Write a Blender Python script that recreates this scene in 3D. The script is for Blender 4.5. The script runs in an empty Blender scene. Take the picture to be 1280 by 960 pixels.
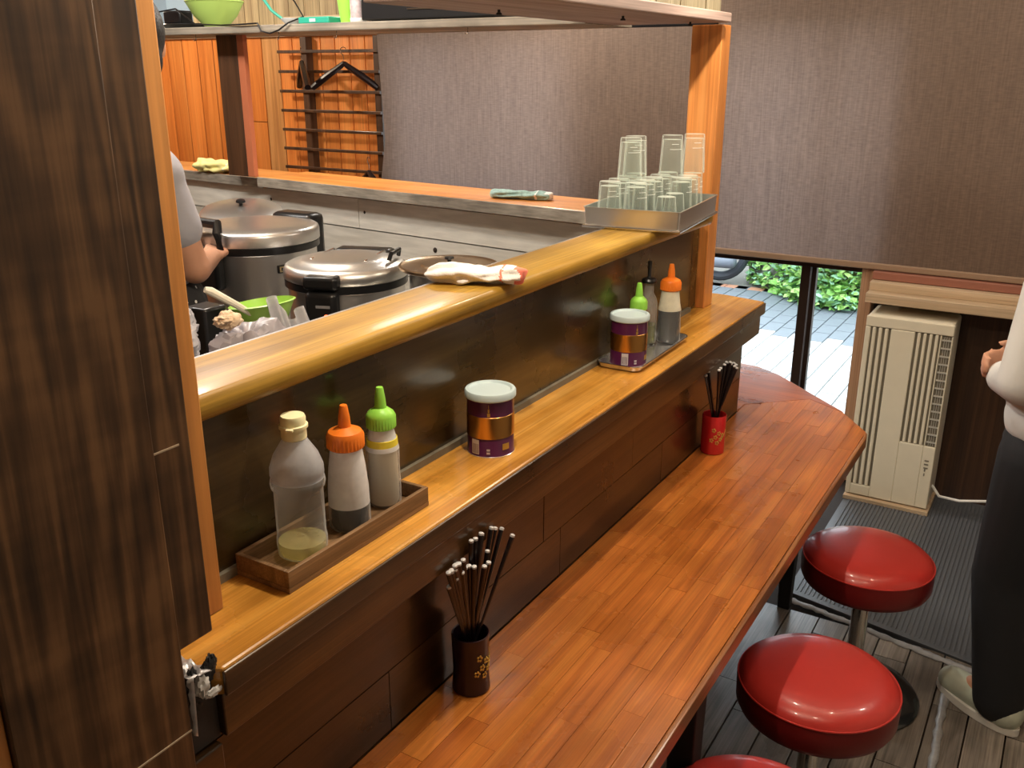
import bpy, bmesh, math, random
from mathutils import Vector, Matrix, noise
C = bpy.context.scene.collection
PI = math.pi
def R(d): return math.radians(d)

# ------------------------------------------------------------------ camera
TH = math.atan(393/1154); AZ = R(31.4)
Fh = Vector((math.cos(AZ), math.sin(AZ), 0)); Rt = Vector((math.sin(AZ), -math.cos(AZ), 0)); Zv = Vector((0, 0, 1))
F = Fh*math.cos(TH) - Zv*math.sin(TH); U = Fh*math.sin(TH) + Zv*math.cos(TH)
cd = bpy.data.cameras.new('camera'); cam = bpy.data.objects.new('camera', cd); C.objects.link(cam)
cd.sensor_width = 36; cd.lens = 36*1154/1280; cd.clip_start = 0.02
cam.matrix_world = Matrix(((Rt.x, U.x, -F.x, 0), (Rt.y, U.y, -F.y, 0), (Rt.z, U.z, -F.z, 1.75), (0, 0, 0, 1)))
bpy.context.scene.camera = cam

# ------------------------------------------------------------------ world, lamps, exposure
sc = bpy.context.scene
sc.view_settings.view_transform = 'Standard'; sc.view_settings.look = 'None'
sc.view_settings.gamma = 1.0; sc.view_settings.exposure = 0.12
sc.view_settings.use_curve_mapping = False
w = bpy.data.worlds.new('world'); sc.world = w; w.use_nodes = True
bg = w.node_tree.nodes['Background']; bg.inputs['Color'].default_value = (0.80, 0.90, 1.0, 1); bg.inputs['Strength'].default_value = 5.6
def lamp(name, loc, power, col, size=0.05):
    l = bpy.data.lights.new(name, 'POINT'); l.energy = power; l.color = col; l.shadow_soft_size = size
    o = bpy.data.objects.new(name, l); C.objects.link(o); o.location = loc; return o
def area(name, loc, sx, sy, power, col, rot=(0, 0, 0)):
    l = bpy.data.lights.new(name, 'AREA'); l.shape = 'RECTANGLE'; l.size = sx; l.size_y = sy; l.energy = power; l.color = col
    o = bpy.data.objects.new(name, l); C.objects.link(o); o.location = loc; o.rotation_euler = rot; return o
WARM = (1.0, 0.87, 0.68); NEUT = (1.0, 0.93, 0.84)
lamp('counter_lamp', (1.16, 0.715, 2.12), 24, WARM, 0.014)
lamp('counter_lamp', (2.30, 0.715, 2.12), 18, WARM, 0.014)
lamp('aisle_light', (1.30, 0.17, 2.42), 12, WARM, 0.03)
lamp('aisle_light', (2.40, 0.10, 2.42), 9, WARM, 0.03)
lamp('aisle_light', (3.10, -0.35, 2.42), 16, NEUT, 0.04)  # added fill light, unseen, brightens the air conditioner front
lamp('kitchen_lamp', (1.75, 1.95, 2.40), 34, NEUT, 0.06)
area('kitchen_tube', (1.55, 2.75, 2.46), 0.12, 1.1, 18, (1.0,.95,.88))
lamp('kitchen_lamp', (2.9, 4.6, 2.40), 56, WARM, 0.06)
area('kitchen_tube', (3.3, 2.1, 2.46), 0.9, 0.12, 24, NEUT)

# ------------------------------------------------------------------ mesh builder
class MB:
    def __init__(s): s.v = []; s.f = []; s.m = []
    def add(s, vs, fs, M=None, mi=0):
        n = len(s.v)
        s.v += [(M @ Vector(v)) if M else Vector(v) for v in vs]
        s.f += [tuple(n+i for i in f) for f in fs]; s.m += [mi]*len(fs); return s
    def box(s, x0, x1, y0, y1, z0, z1, M=None, mi=0):
        vs = [(x0,y0,z0),(x1,y0,z0),(x1,y1,z0),(x0,y1,z0),(x0,y0,z1),(x1,y0,z1),(x1,y1,z1),(x0,y1,z1)]
        return s.add(vs, [(0,3,2,1),(4,5,6,7),(0,1,5,4),(1,2,6,5),(2,3,7,6),(3,0,4,7)], M, mi)
    def prism(s, poly, z0, z1, M=None, mi=0):
        n = len(poly); a = sum(poly[i][0]*poly[(i+1)%n][1]-poly[(i+1)%n][0]*poly[i][1] for i in range(n))
        if a < 0: poly = poly[::-1]
        vs = [(p[0],p[1],z0) for p in poly]+[(p[0],p[1],z1) for p in poly]
        fs = [tuple(reversed(range(n))), tuple(range(n, 2*n))]+[(i,(i+1)%n,n+(i+1)%n,n+i) for i in range(n)]
        return s.add(vs, fs, M, mi)
    def lathe(s, prof, seg=40, M=None, mi=0, sx=1, sy=1, flute=None):
        vs = []; fs = []
        for k,(r,z) in enumerate(prof):
            for i in range(seg):
                a = 2*PI*i/seg; rr = r*(flute(a,z) if flute else 1)
                vs.append((rr*math.cos(a)*sx, rr*math.sin(a)*sy, z))
        for k in range(len(prof)-1):
            for i in range(seg):
                j = (i+1)%seg; fs.append((k*seg+i, k*seg+j, (k+1)*seg+j, (k+1)*seg+i))
        if prof[0][0] > 1e-6: fs.append(tuple(reversed(range(seg))))
        if prof[-1][0] > 1e-6: fs.append(tuple(range((len(prof)-1)*seg, len(prof)*seg)))
        return s.add(vs, fs, M, mi)
    def tube(s, pts, r, seg=8, mi=0, closed=False):
        pts = [Vector(p) for p in pts]; n = len(pts); vs = []; fs = []
        rs = r if isinstance(r, (list, tuple)) else [r]*n
        up = Vector((0,0,1))
        for i,p in enumerate(pts):
            if closed: t = (pts[(i+1)%n]-pts[i-1])
            else: t = pts[min(i+1,n-1)]-pts[max(i-1,0)]
            t.normalize(); u = t.cross(up)
            if u.length < 1e-3: u = t.cross(Vector((1,0,0)))
            u.normalize(); v = t.cross(u)
            for k in range(seg):
                a = 2*PI*k/seg; vs.append(p+(u*math.cos(a)+v*math.sin(a))*rs[i])
        m = n if closed else n-1
        for i in range(m):
            for k in range(seg):
                a = i*seg+k; b = i*seg+(k+1)%seg; c = ((i+1)%n)*seg+(k+1)%seg; d = ((i+1)%n)*seg+k
                fs.append((a,d,c,b))
        if not closed: fs.append(tuple(range(seg))); fs.append(tuple(reversed(range((n-1)*seg, n*seg))))
        return s.add(vs, fs, None, mi)
    def ell(s, c, rx, ry, rz, M=None, seg=20, rings=12, mi=0, disp=None):
        vs = [(0,0,-1)]; fs = []
        for k in range(1, rings):
            ph = -PI/2+PI*k/rings
            for i in range(seg):
                a = 2*PI*i/seg; vs.append((math.cos(ph)*math.cos(a), math.cos(ph)*math.sin(a), math.sin(ph)))
        vs.append((0,0,1)); n = len(vs)
        for i in range(seg):
            j = (i+1)%seg; fs.append((0, 1+j, 1+i)); fs.append((n-1, 1+(rings-2)*seg+i, 1+(rings-2)*seg+j))
            for k in range(rings-2): fs.append((1+k*seg+i, 1+k*seg+j, 1+(k+1)*seg+j, 1+(k+1)*seg+i))
        out = []
        for v in vs:
            d = disp(Vector(v)) if disp else 1.0
            p = Vector((v[0]*rx*d, v[1]*ry*d, v[2]*rz*d))
            if M: p = M @ p
            out.append(p+Vector(c))
        return s.add(out, fs, None, mi)
    def capsule(s, a, b, ra, rb, seg=16):
        a = Vector(a); b = Vector(b)
        s.ell(a, ra, ra, ra, seg=seg, rings=10); s.ell(b, rb, rb, rb, seg=seg, rings=10)
        return s.tube([a, b], [ra, rb], seg)
    def sheet(s, fn, nu, nv, mi=0):
        vs = [fn(i/nu, j/nv) for j in range(nv+1) for i in range(nu+1)]
        fs = [(j*(nu+1)+i, j*(nu+1)+i+1, (j+1)*(nu+1)+i+1, (j+1)*(nu+1)+i) for j in range(nv) for i in range(nu)]
        return s.add(vs, fs, None, mi)

def build(mb, name, mats, parent=None, local=False, bevel=0.0, smooth=35, remesh=0, solid=0, sub=0, smoothing=0):
    off = Vector((0,0,0))
    if parent is not None and not local:
        p = parent
        while p: off += p.location; p = p.parent
    me = bpy.data.meshes.new(name)
    me.from_pydata([tuple(v-off) for v in mb.v], [], mb.f)
    if not isinstance(mats, (list, tuple)): mats = [mats]
    for m in mats: me.materials.append(m)
    if len(mats) > 1:
        for p, i in zip(me.polygons, mb.m): p.material_index = i
    me.update()
    if smooth is not None:
        for p in me.polygons: p.use_smooth = True
        me.set_sharp_from_angle(angle=R(smooth))
    o = bpy.data.objects.new(name, me); C.objects.link(o)
    if parent is not None: o.parent = parent
    if remesh:
        r = o.modifiers.new('remesh', 'REMESH'); r.mode = 'VOXEL'; r.voxel_size = remesh; r.use_smooth_shade = True
    if smoothing:
        r = o.modifiers.new('smooth', 'SMOOTH'); r.factor = 0.6; r.iterations = smoothing
    if solid:
        r = o.modifiers.new('solid', 'SOLIDIFY'); r.thickness = solid; r.offset = 0
    if sub:
        r = o.modifiers.new('sub', 'SUBSURF'); r.levels = sub; r.render_levels = sub
    if bevel:
        b = o.modifiers.new('bevel', 'BEVEL'); b.width = bevel; b.segments = 2; b.limit_method = 'ANGLE'; b.angle_limit = R(40)
        b.harden_normals = False
    return o
def tag(o, label=None, cat=None, group=None, kind=None):
    if label: o['label'] = label
    if cat: o['category'] = cat
    if group: o['group'] = group
    if kind: o['kind'] = kind
    return o
def thing(name, loc, label, cat, group=None, rz=0):
    o = bpy.data.objects.new(name, None); C.objects.link(o); o.location = loc; o.rotation_euler = (0,0,rz)
    o.empty_display_size = 0.05
    return tag(o, label, cat, group)
def copy_tree(o, parent=None):
    c = o.copy(); C.objects.link(c)
    if parent: c.parent = parent
    for ch in [x for x in bpy.data.objects if x.parent == o]: copy_tree(ch, c)
    return c
def piece_copy(src, name, loc, parent):
    c = src.copy(); c.name = name; C.objects.link(c); c.location = loc; c.parent = parent; return c

# ------------------------------------------------------------------ materials
def newmat(name):
    m = bpy.data.materials.new(name); m.use_nodes = True
    nt = m.node_tree; return m, nt, nt.nodes['Principled BSDF']
def N(nt, t, **k):
    n = nt.nodes.new(t)
    for a, b in k.items(): setattr(n, a, b)
    return n
def plain(name, col, rough=0.5, metal=0.0, coat=0.0, trans=0.0, ior=1.45, var=0.0, sc=20.0, bump=0.0, bsc=200.0, sheen=0.0, emit=None, es=0, alpha=1.0, aniso=0.0, sss=0.0):
    m, nt, b = newmat(name)
    b.inputs['Base Color'].default_value = (*col, 1); b.inputs['Roughness'].default_value = rough
    b.inputs['Metallic'].default_value = metal; b.inputs['Coat Weight'].default_value = coat; b.inputs['Coat Roughness'].default_value = 0.08
    b.inputs['Transmission Weight'].default_value = trans; b.inputs['IOR'].default_value = ior
    b.inputs['Sheen Weight'].default_value = sheen; b.inputs['Alpha'].default_value = alpha
    if sss: b.inputs['Subsurface Weight'].default_value = sss; b.inputs['Subsurface Radius'].default_value = (.02,.01,.006)
    tc = N(nt, 'ShaderNodeTexCoord')
    nz = N(nt, 'ShaderNodeTexNoise'); nz.inputs['Scale'].default_value = sc; nz.inputs['Detail'].default_value = 4
    nt.links.new(tc.outputs['Object'], nz.inputs['Vector'])
    mx = N(nt, 'ShaderNodeMix', data_type='RGBA', blend_type='MULTIPLY'); mx.inputs[0].default_value = 1
    mr = N(nt, 'ShaderNodeMapRange'); mr.inputs['To Min'].default_value = 1-max(var,.03); mr.inputs['To Max'].default_value = 1+max(var,.03)
    nt.links.new(nz.outputs['Fac'], mr.inputs['Value'])
    mx.inputs[6].default_value = (*col, 1); nt.links.new(mr.outputs['Result'], mx.inputs[7])
    nt.links.new(mx.outputs[2], b.inputs['Base Color'])
    if bump:
        n2 = N(nt, 'ShaderNodeTexNoise'); n2.inputs['Scale'].default_value = bsc; n2.inputs['Detail'].default_value = 3
        nt.links.new(tc.outputs['Object'], n2.inputs['Vector'])
        bp = N(nt, 'ShaderNodeBump'); bp.inputs['Strength'].default_value = bump; bp.inputs['Distance'].default_value = 0.002
        nt.links.new(n2.outputs['Fac'], bp.inputs['Height']); nt.links.new(bp.outputs['Normal'], b.inputs['Normal'])
    if emit:
        b.inputs['Emission Color'].default_value = (*emit, 1); b.inputs['Emission Strength'].default_value = es
    return m
def wood(name, dark, mid, light, axis='X', across=14.0, along=1.0, rough=0.35, coat=0.0, pores=0.35, perobj=0.0, bump=0.15, wear=0.0, warp=1.2):
    m, nt, b = newmat(name); L = nt.links.new
    tc = N(nt, 'ShaderNodeTexCoord'); oi = N(nt, 'ShaderNodeObjectInfo')
    cm = N(nt, 'ShaderNodeVectorMath', operation='SCALE'); cm.inputs[3].default_value = 7.3
    cx = N(nt, 'ShaderNodeCombineXYZ')
    for i in range(3): L(oi.outputs['Random'], cx.inputs[i])
    L(cx.outputs[0], cm.inputs[0])
    ad = N(nt, 'ShaderNodeVectorMath', operation='ADD'); L(tc.outputs['Object'], ad.inputs[0]); L(cm.outputs[0], ad.inputs[1])
    def mapped(a, c):
        mp = N(nt, 'ShaderNodeMapping'); s = [c, c, c]; s['XYZ'.index(axis)] = a
        mp.inputs['Scale'].default_value = s; L(ad.outputs[0], mp.inputs['Vector']); return mp
    m1 = mapped(along, across); n1 = N(nt, 'ShaderNodeTexNoise'); n1.inputs['Scale'].default_value = 1; n1.inputs['Detail'].default_value = 5; n1.inputs['Distortion'].default_value = warp
    L(m1.outputs[0], n1.inputs['Vector'])
    m2 = mapped(along*3, across*14); n2 = N(nt, 'ShaderNodeTexNoise'); n2.inputs['Scale'].default_value = 1; n2.inputs['Detail'].default_value = 2
    L(m2.outputs[0], n2.inputs['Vector'])
    rp = N(nt, 'ShaderNodeValToRGB'); e = rp.color_ramp.elements
    e[0].position = 0.30; e[0].color = (*dark, 1); e[1].position = 0.72; e[1].color = (*light, 1)
    e.new(0.5).color = (*mid, 1)
    L(n1.outputs['Fac'], rp.inputs['Fac'])
    mr = N(nt, 'ShaderNodeMapRange'); mr.inputs['From Min'].default_value = .3; mr.inputs['From Max'].default_value = .7
    mr.inputs['To Min'].default_value = 1-pores; mr.inputs['To Max'].default_value = 1+pores*.4; L(n2.outputs['Fac'], mr.inputs['Value'])
    mx = N(nt, 'ShaderNodeMix', data_type='RGBA', blend_type='MULTIPLY'); mx.inputs[0].default_value = 1
    L(rp.outputs['Color'], mx.inputs[6]); L(mr.outputs['Result'], mx.inputs[7]); out = mx.outputs[2]
    if perobj:
        pr = N(nt, 'ShaderNodeMapRange'); pr.inputs['To Min'].default_value = 1-perobj; pr.inputs['To Max'].default_value = 1+perobj
        L(oi.outputs['Random'], pr.inputs['Value'])
        m3 = N(nt, 'ShaderNodeMix', data_type='RGBA', blend_type='MULTIPLY'); m3.inputs[0].default_value = 1
        L(out, m3.inputs[6]); L(pr.outputs['Result'], m3.inputs[7]); out = m3.outputs[2]
    n4 = N(nt, 'ShaderNodeTexNoise'); n4.inputs['Scale'].default_value = 5; n4.inputs['Detail'].default_value = 5; L(tc.outputs['Object'], n4.inputs['Vector'])
    if wear:
        wr = N(nt, 'ShaderNodeMapRange'); wr.inputs['From Min'].default_value = .35; wr.inputs['From Max'].default_value = .7
        wr.inputs['To Min'].default_value = 1-wear; wr.inputs['To Max'].default_value = 1+wear*.5; L(n4.outputs['Fac'], wr.inputs['Value'])
        m5 = N(nt, 'ShaderNodeMix', data_type='RGBA', blend_type='MULTIPLY'); m5.inputs[0].default_value = 1
        L(out, m5.inputs[6]); L(wr.outputs['Result'], m5.inputs[7]); out = m5.outputs[2]
    L(out, b.inputs['Base Color'])
    rr = N(nt, 'ShaderNodeMapRange'); rr.inputs['To Min'].default_value = max(rough-.12,.05); rr.inputs['To Max'].default_value = rough+.15
    L(n4.outputs['Fac'], rr.inputs['Value']); L(rr.outputs['Result'], b.inputs['Roughness'])
    b.inputs['Coat Weight'].default_value = coat; b.inputs['Coat Roughness'].default_value = 0.12
    if bump:
        bp = N(nt, 'ShaderNodeBump'); bp.inputs['Strength'].default_value = bump; bp.inputs['Distance'].default_value = 0.0015
        L(n2.outputs['Fac'], bp.inputs['Height']); L(bp.outputs['Normal'], b.inputs['Normal'])
    return m
def glassy(name, col, fac=0.85, rough=0.02):
    m, nt, b = newmat(name); L = nt.links.new
    tr = N(nt, 'ShaderNodeBsdfTransparent'); tr.inputs['Color'].default_value = (*col, 1)
    gl = N(nt, 'ShaderNodeBsdfGlossy'); gl.inputs['Roughness'].default_value = rough
    lw = N(nt, 'ShaderNodeLayerWeight'); lw.inputs['Blend'].default_value = .5
    pw = N(nt, 'ShaderNodeMath', operation='POWER'); pw.inputs[1].default_value = 3.5; L(lw.outputs['Facing'], pw.inputs[0])
    fr = N(nt, 'ShaderNodeMath', operation='MULTIPLY_ADD'); fr.inputs[1].default_value = fac; fr.inputs[2].default_value = .035; L(pw.outputs[0], fr.inputs[0])
    ms = N(nt, 'ShaderNodeMixShader'); L(fr.outputs[0], ms.inputs[0]); L(tr.outputs[0], ms.inputs[1]); L(gl.outputs[0], ms.inputs[2])
    L(ms.outputs[0], nt.nodes['Material Output'].inputs['Surface']); return m
def blendmat(name, col, opacity, rough=0.3, spec_tint=(1,1,1)):
    """cloudy plastic: part of the light passes straight through"""
    m, nt, b = newmat(name); L = nt.links.new
    b.inputs['Base Color'].default_value = (*col, 1); b.inputs['Roughness'].default_value = rough
    nz = N(nt, 'ShaderNodeTexNoise'); nz.inputs['Scale'].default_value = 60; tc = N(nt, 'ShaderNodeTexCoord'); L(tc.outputs['Object'], nz.inputs['Vector'])
    mr = N(nt, 'ShaderNodeMapRange'); mr.inputs['To Min'].default_value = opacity*.75; mr.inputs['To Max'].default_value = min(opacity*1.2,1); L(nz.outputs['Fac'], mr.inputs['Value'])
    tl = N(nt, 'ShaderNodeBsdfTranslucent'); tl.inputs['Color'].default_value = (*col, 1)
    m1 = N(nt, 'ShaderNodeMixShader'); m1.inputs[0].default_value = .12; L(b.outputs[0], m1.inputs[1]); L(tl.outputs[0], m1.inputs[2])
    tr = N(nt, 'ShaderNodeBsdfTransparent'); tr.inputs['Color'].default_value = (*spec_tint, 1)
    lw = N(nt, 'ShaderNodeLayerWeight'); lw.inputs['Blend'].default_value = .5
    pw = N(nt, 'ShaderNodeMath', operation='POWER'); pw.inputs[1].default_value = 3; L(lw.outputs['Facing'], pw.inputs[0])
    mxx = N(nt, 'ShaderNodeMath', operation='MAXIMUM'); L(pw.outputs[0], mxx.inputs[0]); L(mr.outputs['Result'], mxx.inputs[1])
    ms = N(nt, 'ShaderNodeMixShader'); L(mxx.outputs[0], ms.inputs[0]); L(tr.outputs[0], ms.inputs[1]); L(m1.outputs[0], ms.inputs[2])
    L(ms.outputs[0], nt.nodes['Material Output'].inputs['Surface']); return m

W_pillar = None
def pillar_wood():
    m, nt, b = newmat('walnut veneer'); L = nt.links.new
    tc = N(nt, 'ShaderNodeTexCoord')
    def mp(sx, sy, sz):
        q = N(nt, 'ShaderNodeMapping'); q.inputs['Scale'].default_value = (sx, sy, sz); L(tc.outputs['Object'], q.inputs['Vector']); return q
    a = mp(9, 9, .9); wv = N(nt, 'ShaderNodeTexNoise'); wv.inputs['Scale'].default_value = 1; wv.inputs['Detail'].default_value = 3; wv.inputs['Distortion'].default_value = .6; L(a.outputs[0], wv.inputs['Vector'])
    # contour rings of a smooth field read as cathedral grain
    ml = N(nt, 'ShaderNodeMath', operation='MULTIPLY'); ml.inputs[1].default_value = 60; L(wv.outputs['Fac'], ml.inputs[0])
    sn = N(nt, 'ShaderNodeMath', operation='SINE'); L(ml.outputs[0], sn.inputs[0])
    c = mp(3, 3, 26); n3 = N(nt, 'ShaderNodeTexNoise'); n3.inputs['Scale'].default_value = 1; n3.inputs['Detail'].default_value = 3; L(c.outputs[0], n3.inputs['Vector'])
    d = mp(150, 150, 4); n4 = N(nt, 'ShaderNodeTexNoise'); n4.inputs['Scale'].default_value = 1; L(d.outputs[0], n4.inputs['Vector'])
    s1 = N(nt, 'ShaderNodeMath', operation='MULTIPLY_ADD'); s1.inputs[1].default_value = .12; s1.inputs[2].default_value = .20; L(sn.outputs[0], s1.inputs[0])
    s2 = N(nt, 'ShaderNodeMath', operation='MULTIPLY_ADD'); s2.inputs[1].default_value = .45; L(n3.outputs['Fac'], s2.inputs[0]); L(s1.outputs[0], s2.inputs[2])
    s3 = N(nt, 'ShaderNodeMath', operation='MULTIPLY_ADD'); s3.inputs[1].default_value = .60; L(n4.outputs['Fac'], s3.inputs[0]); L(s2.outputs[0], s3.inputs[2])
    rp = N(nt, 'ShaderNodeValToRGB'); e = rp.color_ramp.elements; e[0].position = .42; e[0].color = (.022,.010,.004,1); e[1].position = .95; e[1].color = (.17,.088,.038,1); e.new(.68).color = (.070,.034,.014,1)
    L(s3.outputs[0], rp.inputs['Fac']); L(rp.outputs['Color'], b.inputs['Base Color']); b.inputs['Roughness'].default_value = .42
    return m
W_pillar = pillar_wood()
W_trim = wood('amber trim wood', (.42,.17,.045), (.62,.27,.07), (.74,.36,.11), 'Z', 10, .8, .35, .2, .15)
W_top = wood('golden counter wood', (.22,.115,.014), (.37,.205,.026), (.50,.30,.05), 'X', 16, 1.2, .40, .12, .25, wear=.25)
W_top.node_tree.nodes['Principled BSDF'].inputs['Specular IOR Level'].default_value = .28
W_ledge = wood('amber ledge wood', (.46,.19,.026), (.68,.32,.052), (.80,.43,.10), 'X', 18, 1.2, .24, .4, .22, wear=.25)
W_nose = wood('dark ledge nosing', (.045,.020,.006), (.088,.040,.012), (.14,.066,.02), 'X', 20, 1.2, .3, .35, .3, wear=.4)
W_riser = wood('dark riser wood', (.040,.023,.007), (.085,.052,.016), (.15,.098,.033), 'X', 9, .9, .26, .4, .25, wear=.45)
W_low = wood('dark plank wood', (.022,.010,.004), (.044,.021,.007), (.072,.036,.012), 'X', 14, .9, .3, .35, .3, perobj=.3, wear=.3)
W_table = wood('red brown stave wood', (.34,.090,.015), (.49,.148,.025), (.60,.215,.040), 'X', 22, 1.4, .26, .35, .22, perobj=.075, wear=.25)
W_tedge = wood('worn counter edging', (.16,.05,.012), (.30,.11,.03), (.50,.22,.08), 'X', 22, 1.4, .35, .3, .3)
W_wall = wood('orange wall panelling', (.56,.16,.030), (.72,.24,.05), (.82,.32,.08), 'Z', 16, .9, .4, .2, .2, perobj=.13)
W_tan = wood('tan wall board', (.42,.19,.06), (.58,.29,.10), (.68,.37,.15), 'Z', 16, .9, .4, .1, .2)
W_pale = wood('pale plank wood', (.32,.24,.13), (.46,.37,.21), (.56,.47,.29), 'Z', 14, .9, .6, 0, .3, perobj=.15)
W_post = wood('orange post wood', (.45,.15,.035), (.62,.24,.06), (.74,.33,.10), 'Z', 16, .9, .35, .25, .2)
W_dark = wood('dark brown wood', (.030,.013,.006), (.060,.027,.012), (.10,.045,.02), 'Z', 16, .9, .45, .1, .3)
W_shelf = wood('grey mauve shelf wood', (.22,.15,.13), (.34,.25,.22), (.44,.34,.31), 'X', 14, .9, .6, 0, .3)
W_greyed = wood('greyed board', (.24,.20,.15), (.36,.32,.26), (.46,.42,.35), 'Y', 12, .9, .7, 0, .35, wear=.4)
W_bcount = wood('orange back counter wood', (.50,.16,.03), (.70,.26,.05), (.80,.36,.09), 'Y', 16, .9, .34, .2, .2)
W_ply = wood('pale kitchen plywood', (.50,.48,.41), (.64,.62,.55), (.74,.72,.65), 'Y', 6, .7, .55, 0, .15, perobj=.06)
W_tray = wood('grey brown tray wood', (.13,.07,.03), (.23,.13,.06), (.33,.20,.10), 'X', 26, 2.4, .5, 0, .35)
W_frame = wood('pale frame wood', (.44,.31,.19), (.56,.42,.27), (.64,.50,.35), 'Y', 20, 1, .5, 0, .2)
W_floor = wood('grey brown floor wood', (.15,.13,.11), (.25,.22,.19), (.35,.31,.27), 'X', 16, 1.5, .30, .15, .35, perobj=.2, wear=.3)
M_groove = plain('dark joint', (.02,.012,.008), .8)
M_steel = plain('brushed steel', (.68,.67,.65), .33, .94, var=.06, sc=8)
M_steel2 = plain('polished tray steel', (.74,.75,.77), .26, .85)
M_chrome = plain('chrome', (.75,.74,.72), .12, 1.0)
M_black = plain('black plastic', (.012,.012,.013), .3)
M_blackmat = plain('matt black', (.02,.02,.022), .6)
M_lacq = plain('black lacquer', (.012,.007,.008), .28, coat=.3)
M_tip = plain('chopstick end', (.62,.62,.64), .3)
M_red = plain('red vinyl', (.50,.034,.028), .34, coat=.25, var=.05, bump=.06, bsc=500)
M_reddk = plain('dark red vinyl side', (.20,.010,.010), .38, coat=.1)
M_concrete = plain('plaster', (.45,.40,.33), .85, var=.1)
M_ceil = plain('ceiling board', (.42,.32,.22), .8)
M_cream = plain('cream plastic', (.74,.69,.55), .42, var=.04)
M_cream2 = plain('aged cream plastic', (.66,.60,.45), .5)
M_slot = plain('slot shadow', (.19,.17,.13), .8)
M_grille = plain('light grille metal', (.68,.66,.60), .4, .3)
M_mat = plain('ribbed rubber', (.095,.105,.12), .42)
M_tape = plain('worn grey tape', (.33,.34,.36), .45, var=.35, sc=40, bump=.5, bsc=90)
M_alu = plain('dark anodised frame', (.045,.028,.022), .35, .4)
M_white = plain('white plastic', (.82,.82,.80), .4)
M_orangecap = plain('orange plastic', (.90,.22,.02), .4, sss=.1)
M_greencap = plain('lime plastic', (.32,.74,.09), .4, sss=.1)
M_yellowcap = plain('pale yellow plastic', (.95,.90,.58), .4, sss=.1)
M_lid = plain('pale blue plastic lid', (.55,.68,.72), .35)
M_purple = plain('purple tin print', (.085,.010,.060), .28, coat=.5)
M_gold = plain('gold foil print', (.62,.33,.10), .26, 1.0)
M_goldflat = plain('gold motif', (.62,.42,.10), .35, .7)
M_barcode = plain('barcode label', (.62,.58,.60), .5)
M_clear = blendmat('clear plastic', (.95,.97,1.0), .17, .06, (.97,.97,.95))
M_fog = blendmat('fogged clear plastic', (.86,.90,1.0), .45, .08, (.97,.97,.97))
M_glass = glassy('window glass', (.96,.97,.96))
M_tumbler = blendmat('greenish glass', (.86,.94,.86), .075, .05, (.975,.992,.98))
M_milky = blendmat('milky squeeze plastic', (.95,.96,1.0), .92)
M_thin = blendmat('thin squeeze plastic', (.80,.80,.80), .16, .2)
M_milky2 = blendmat('milky yellowish plastic', (.92,.90,.74), .90)
M_sauce = plain('dark sauce', (.012,.016,.022), .25)
M_oil = blendmat('pale oil', (.90,.84,.42), .35, .05, (.96,.93,.70))
M_paste = plain('pale dressing', (.66,.62,.50), .5)
M_olive = plain('olive oil', (.22,.24,.02), .1, trans=.5)
M_tapey = plain('yellow tape', (.86,.72,.06), .5)
M_redcup = plain('red glazed cup', (.50,.014,.016), .22, coat=.5)
M_dkcup = plain('dark plum cup', (.018,.006,.014), .32, coat=.2)
M_towel = plain('white towel', (.80,.78,.76), .9, bump=.8, bsc=350, sheen=.3)
M_towelr = plain('red towel stripe', (.85,.22,.15), .9)
M_towely = plain('yellow towel', (.88,.80,.32), .9, bump=.8, bsc=350)
M_towelg = plain('green checked towel', (.30,.45,.42), .9, var=.6, sc=90)
M_bag = blendmat('crinkled plastic bag', (.55,.55,.60), .55, .25)
M_bag2 = blendmat('white plastic bag', (.62,.62,.68), .75, .3)
M_green = plain('lime bowl plastic', (.36,.66,.10), .35)
M_teal = plain('teal plastic', (.03,.36,.26), .4)
M_bluegrey = plain('blue grey card', (.32,.42,.50), .6)
M_skin = plain('skin', (.52,.27,.17), .55, sss=.08)
M_shirt = plain('grey tee shirt', (.36,.36,.41), .9, sheen=.2)
M_hair = plain('black hair', (.010,.008,.008), .5, bump=.8, bsc=160)
M_cloth = plain('pale blouse', (.66,.68,.68), .85, var=.08, sc=6)
M_trous = plain('black trousers', (.015,.017,.022), .85)
M_shoe = plain('pale green sneakers', (.50,.56,.48), .7, var=.2, sc=30)
M_paverl = plain('pale paver', (.50,.51,.50), .6, var=.08, sc=9)
M_paverd = plain('blue grey paver', (.17,.19,.21), .6, var=.15, sc=9)
M_paverr = plain('orange brick paver', (.48,.23,.14), .7, var=.2, sc=9)
M_soil = plain('mortar and soil', (.20,.19,.17), .9)
M_leaf = plain('leaf green', (.26,.52,.12), .5, var=.35, sc=7)
M_leaf2 = plain('light leaf green', (.50,.74,.24), .5, var=.3, sc=7)
M_leaf3 = plain('blue leaf green', (.36,.62,.40), .5, var=.3, sc=7)
M_tyre = plain('tyre rubber', (.06,.065,.08), .6)
M_bike = plain('grey body panel', (.20,.22,.26), .4)
M_led = plain('red lamp', (.9,.12,.02), .3, emit=(1,.14,.03), es=4)
def polka():
    m, nt, b = newmat('black dotted cloth'); L = nt.links.new
    tc = N(nt, 'ShaderNodeTexCoord'); v = N(nt, 'ShaderNodeTexVoronoi'); v.inputs['Scale'].default_value = 34; v.inputs['Randomness'].default_value = .3
    L(tc.outputs['Object'], v.inputs['Vector']); rp = N(nt, 'ShaderNodeValToRGB'); e = rp.color_ramp.elements
    rp.color_ramp.interpolation = 'CONSTANT'; e[0].position = 0; e[0].color = (.7,.7,.68,1); e[1].position = .14; e[1].color = (.018,.018,.02,1)
    L(v.outputs['Distance'], rp.inputs['Fac']); L(rp.outputs['Color'], b.inputs['Base Color']); b.inputs['Roughness'].default_value = .8
    return m
M_polka = polka()
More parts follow.
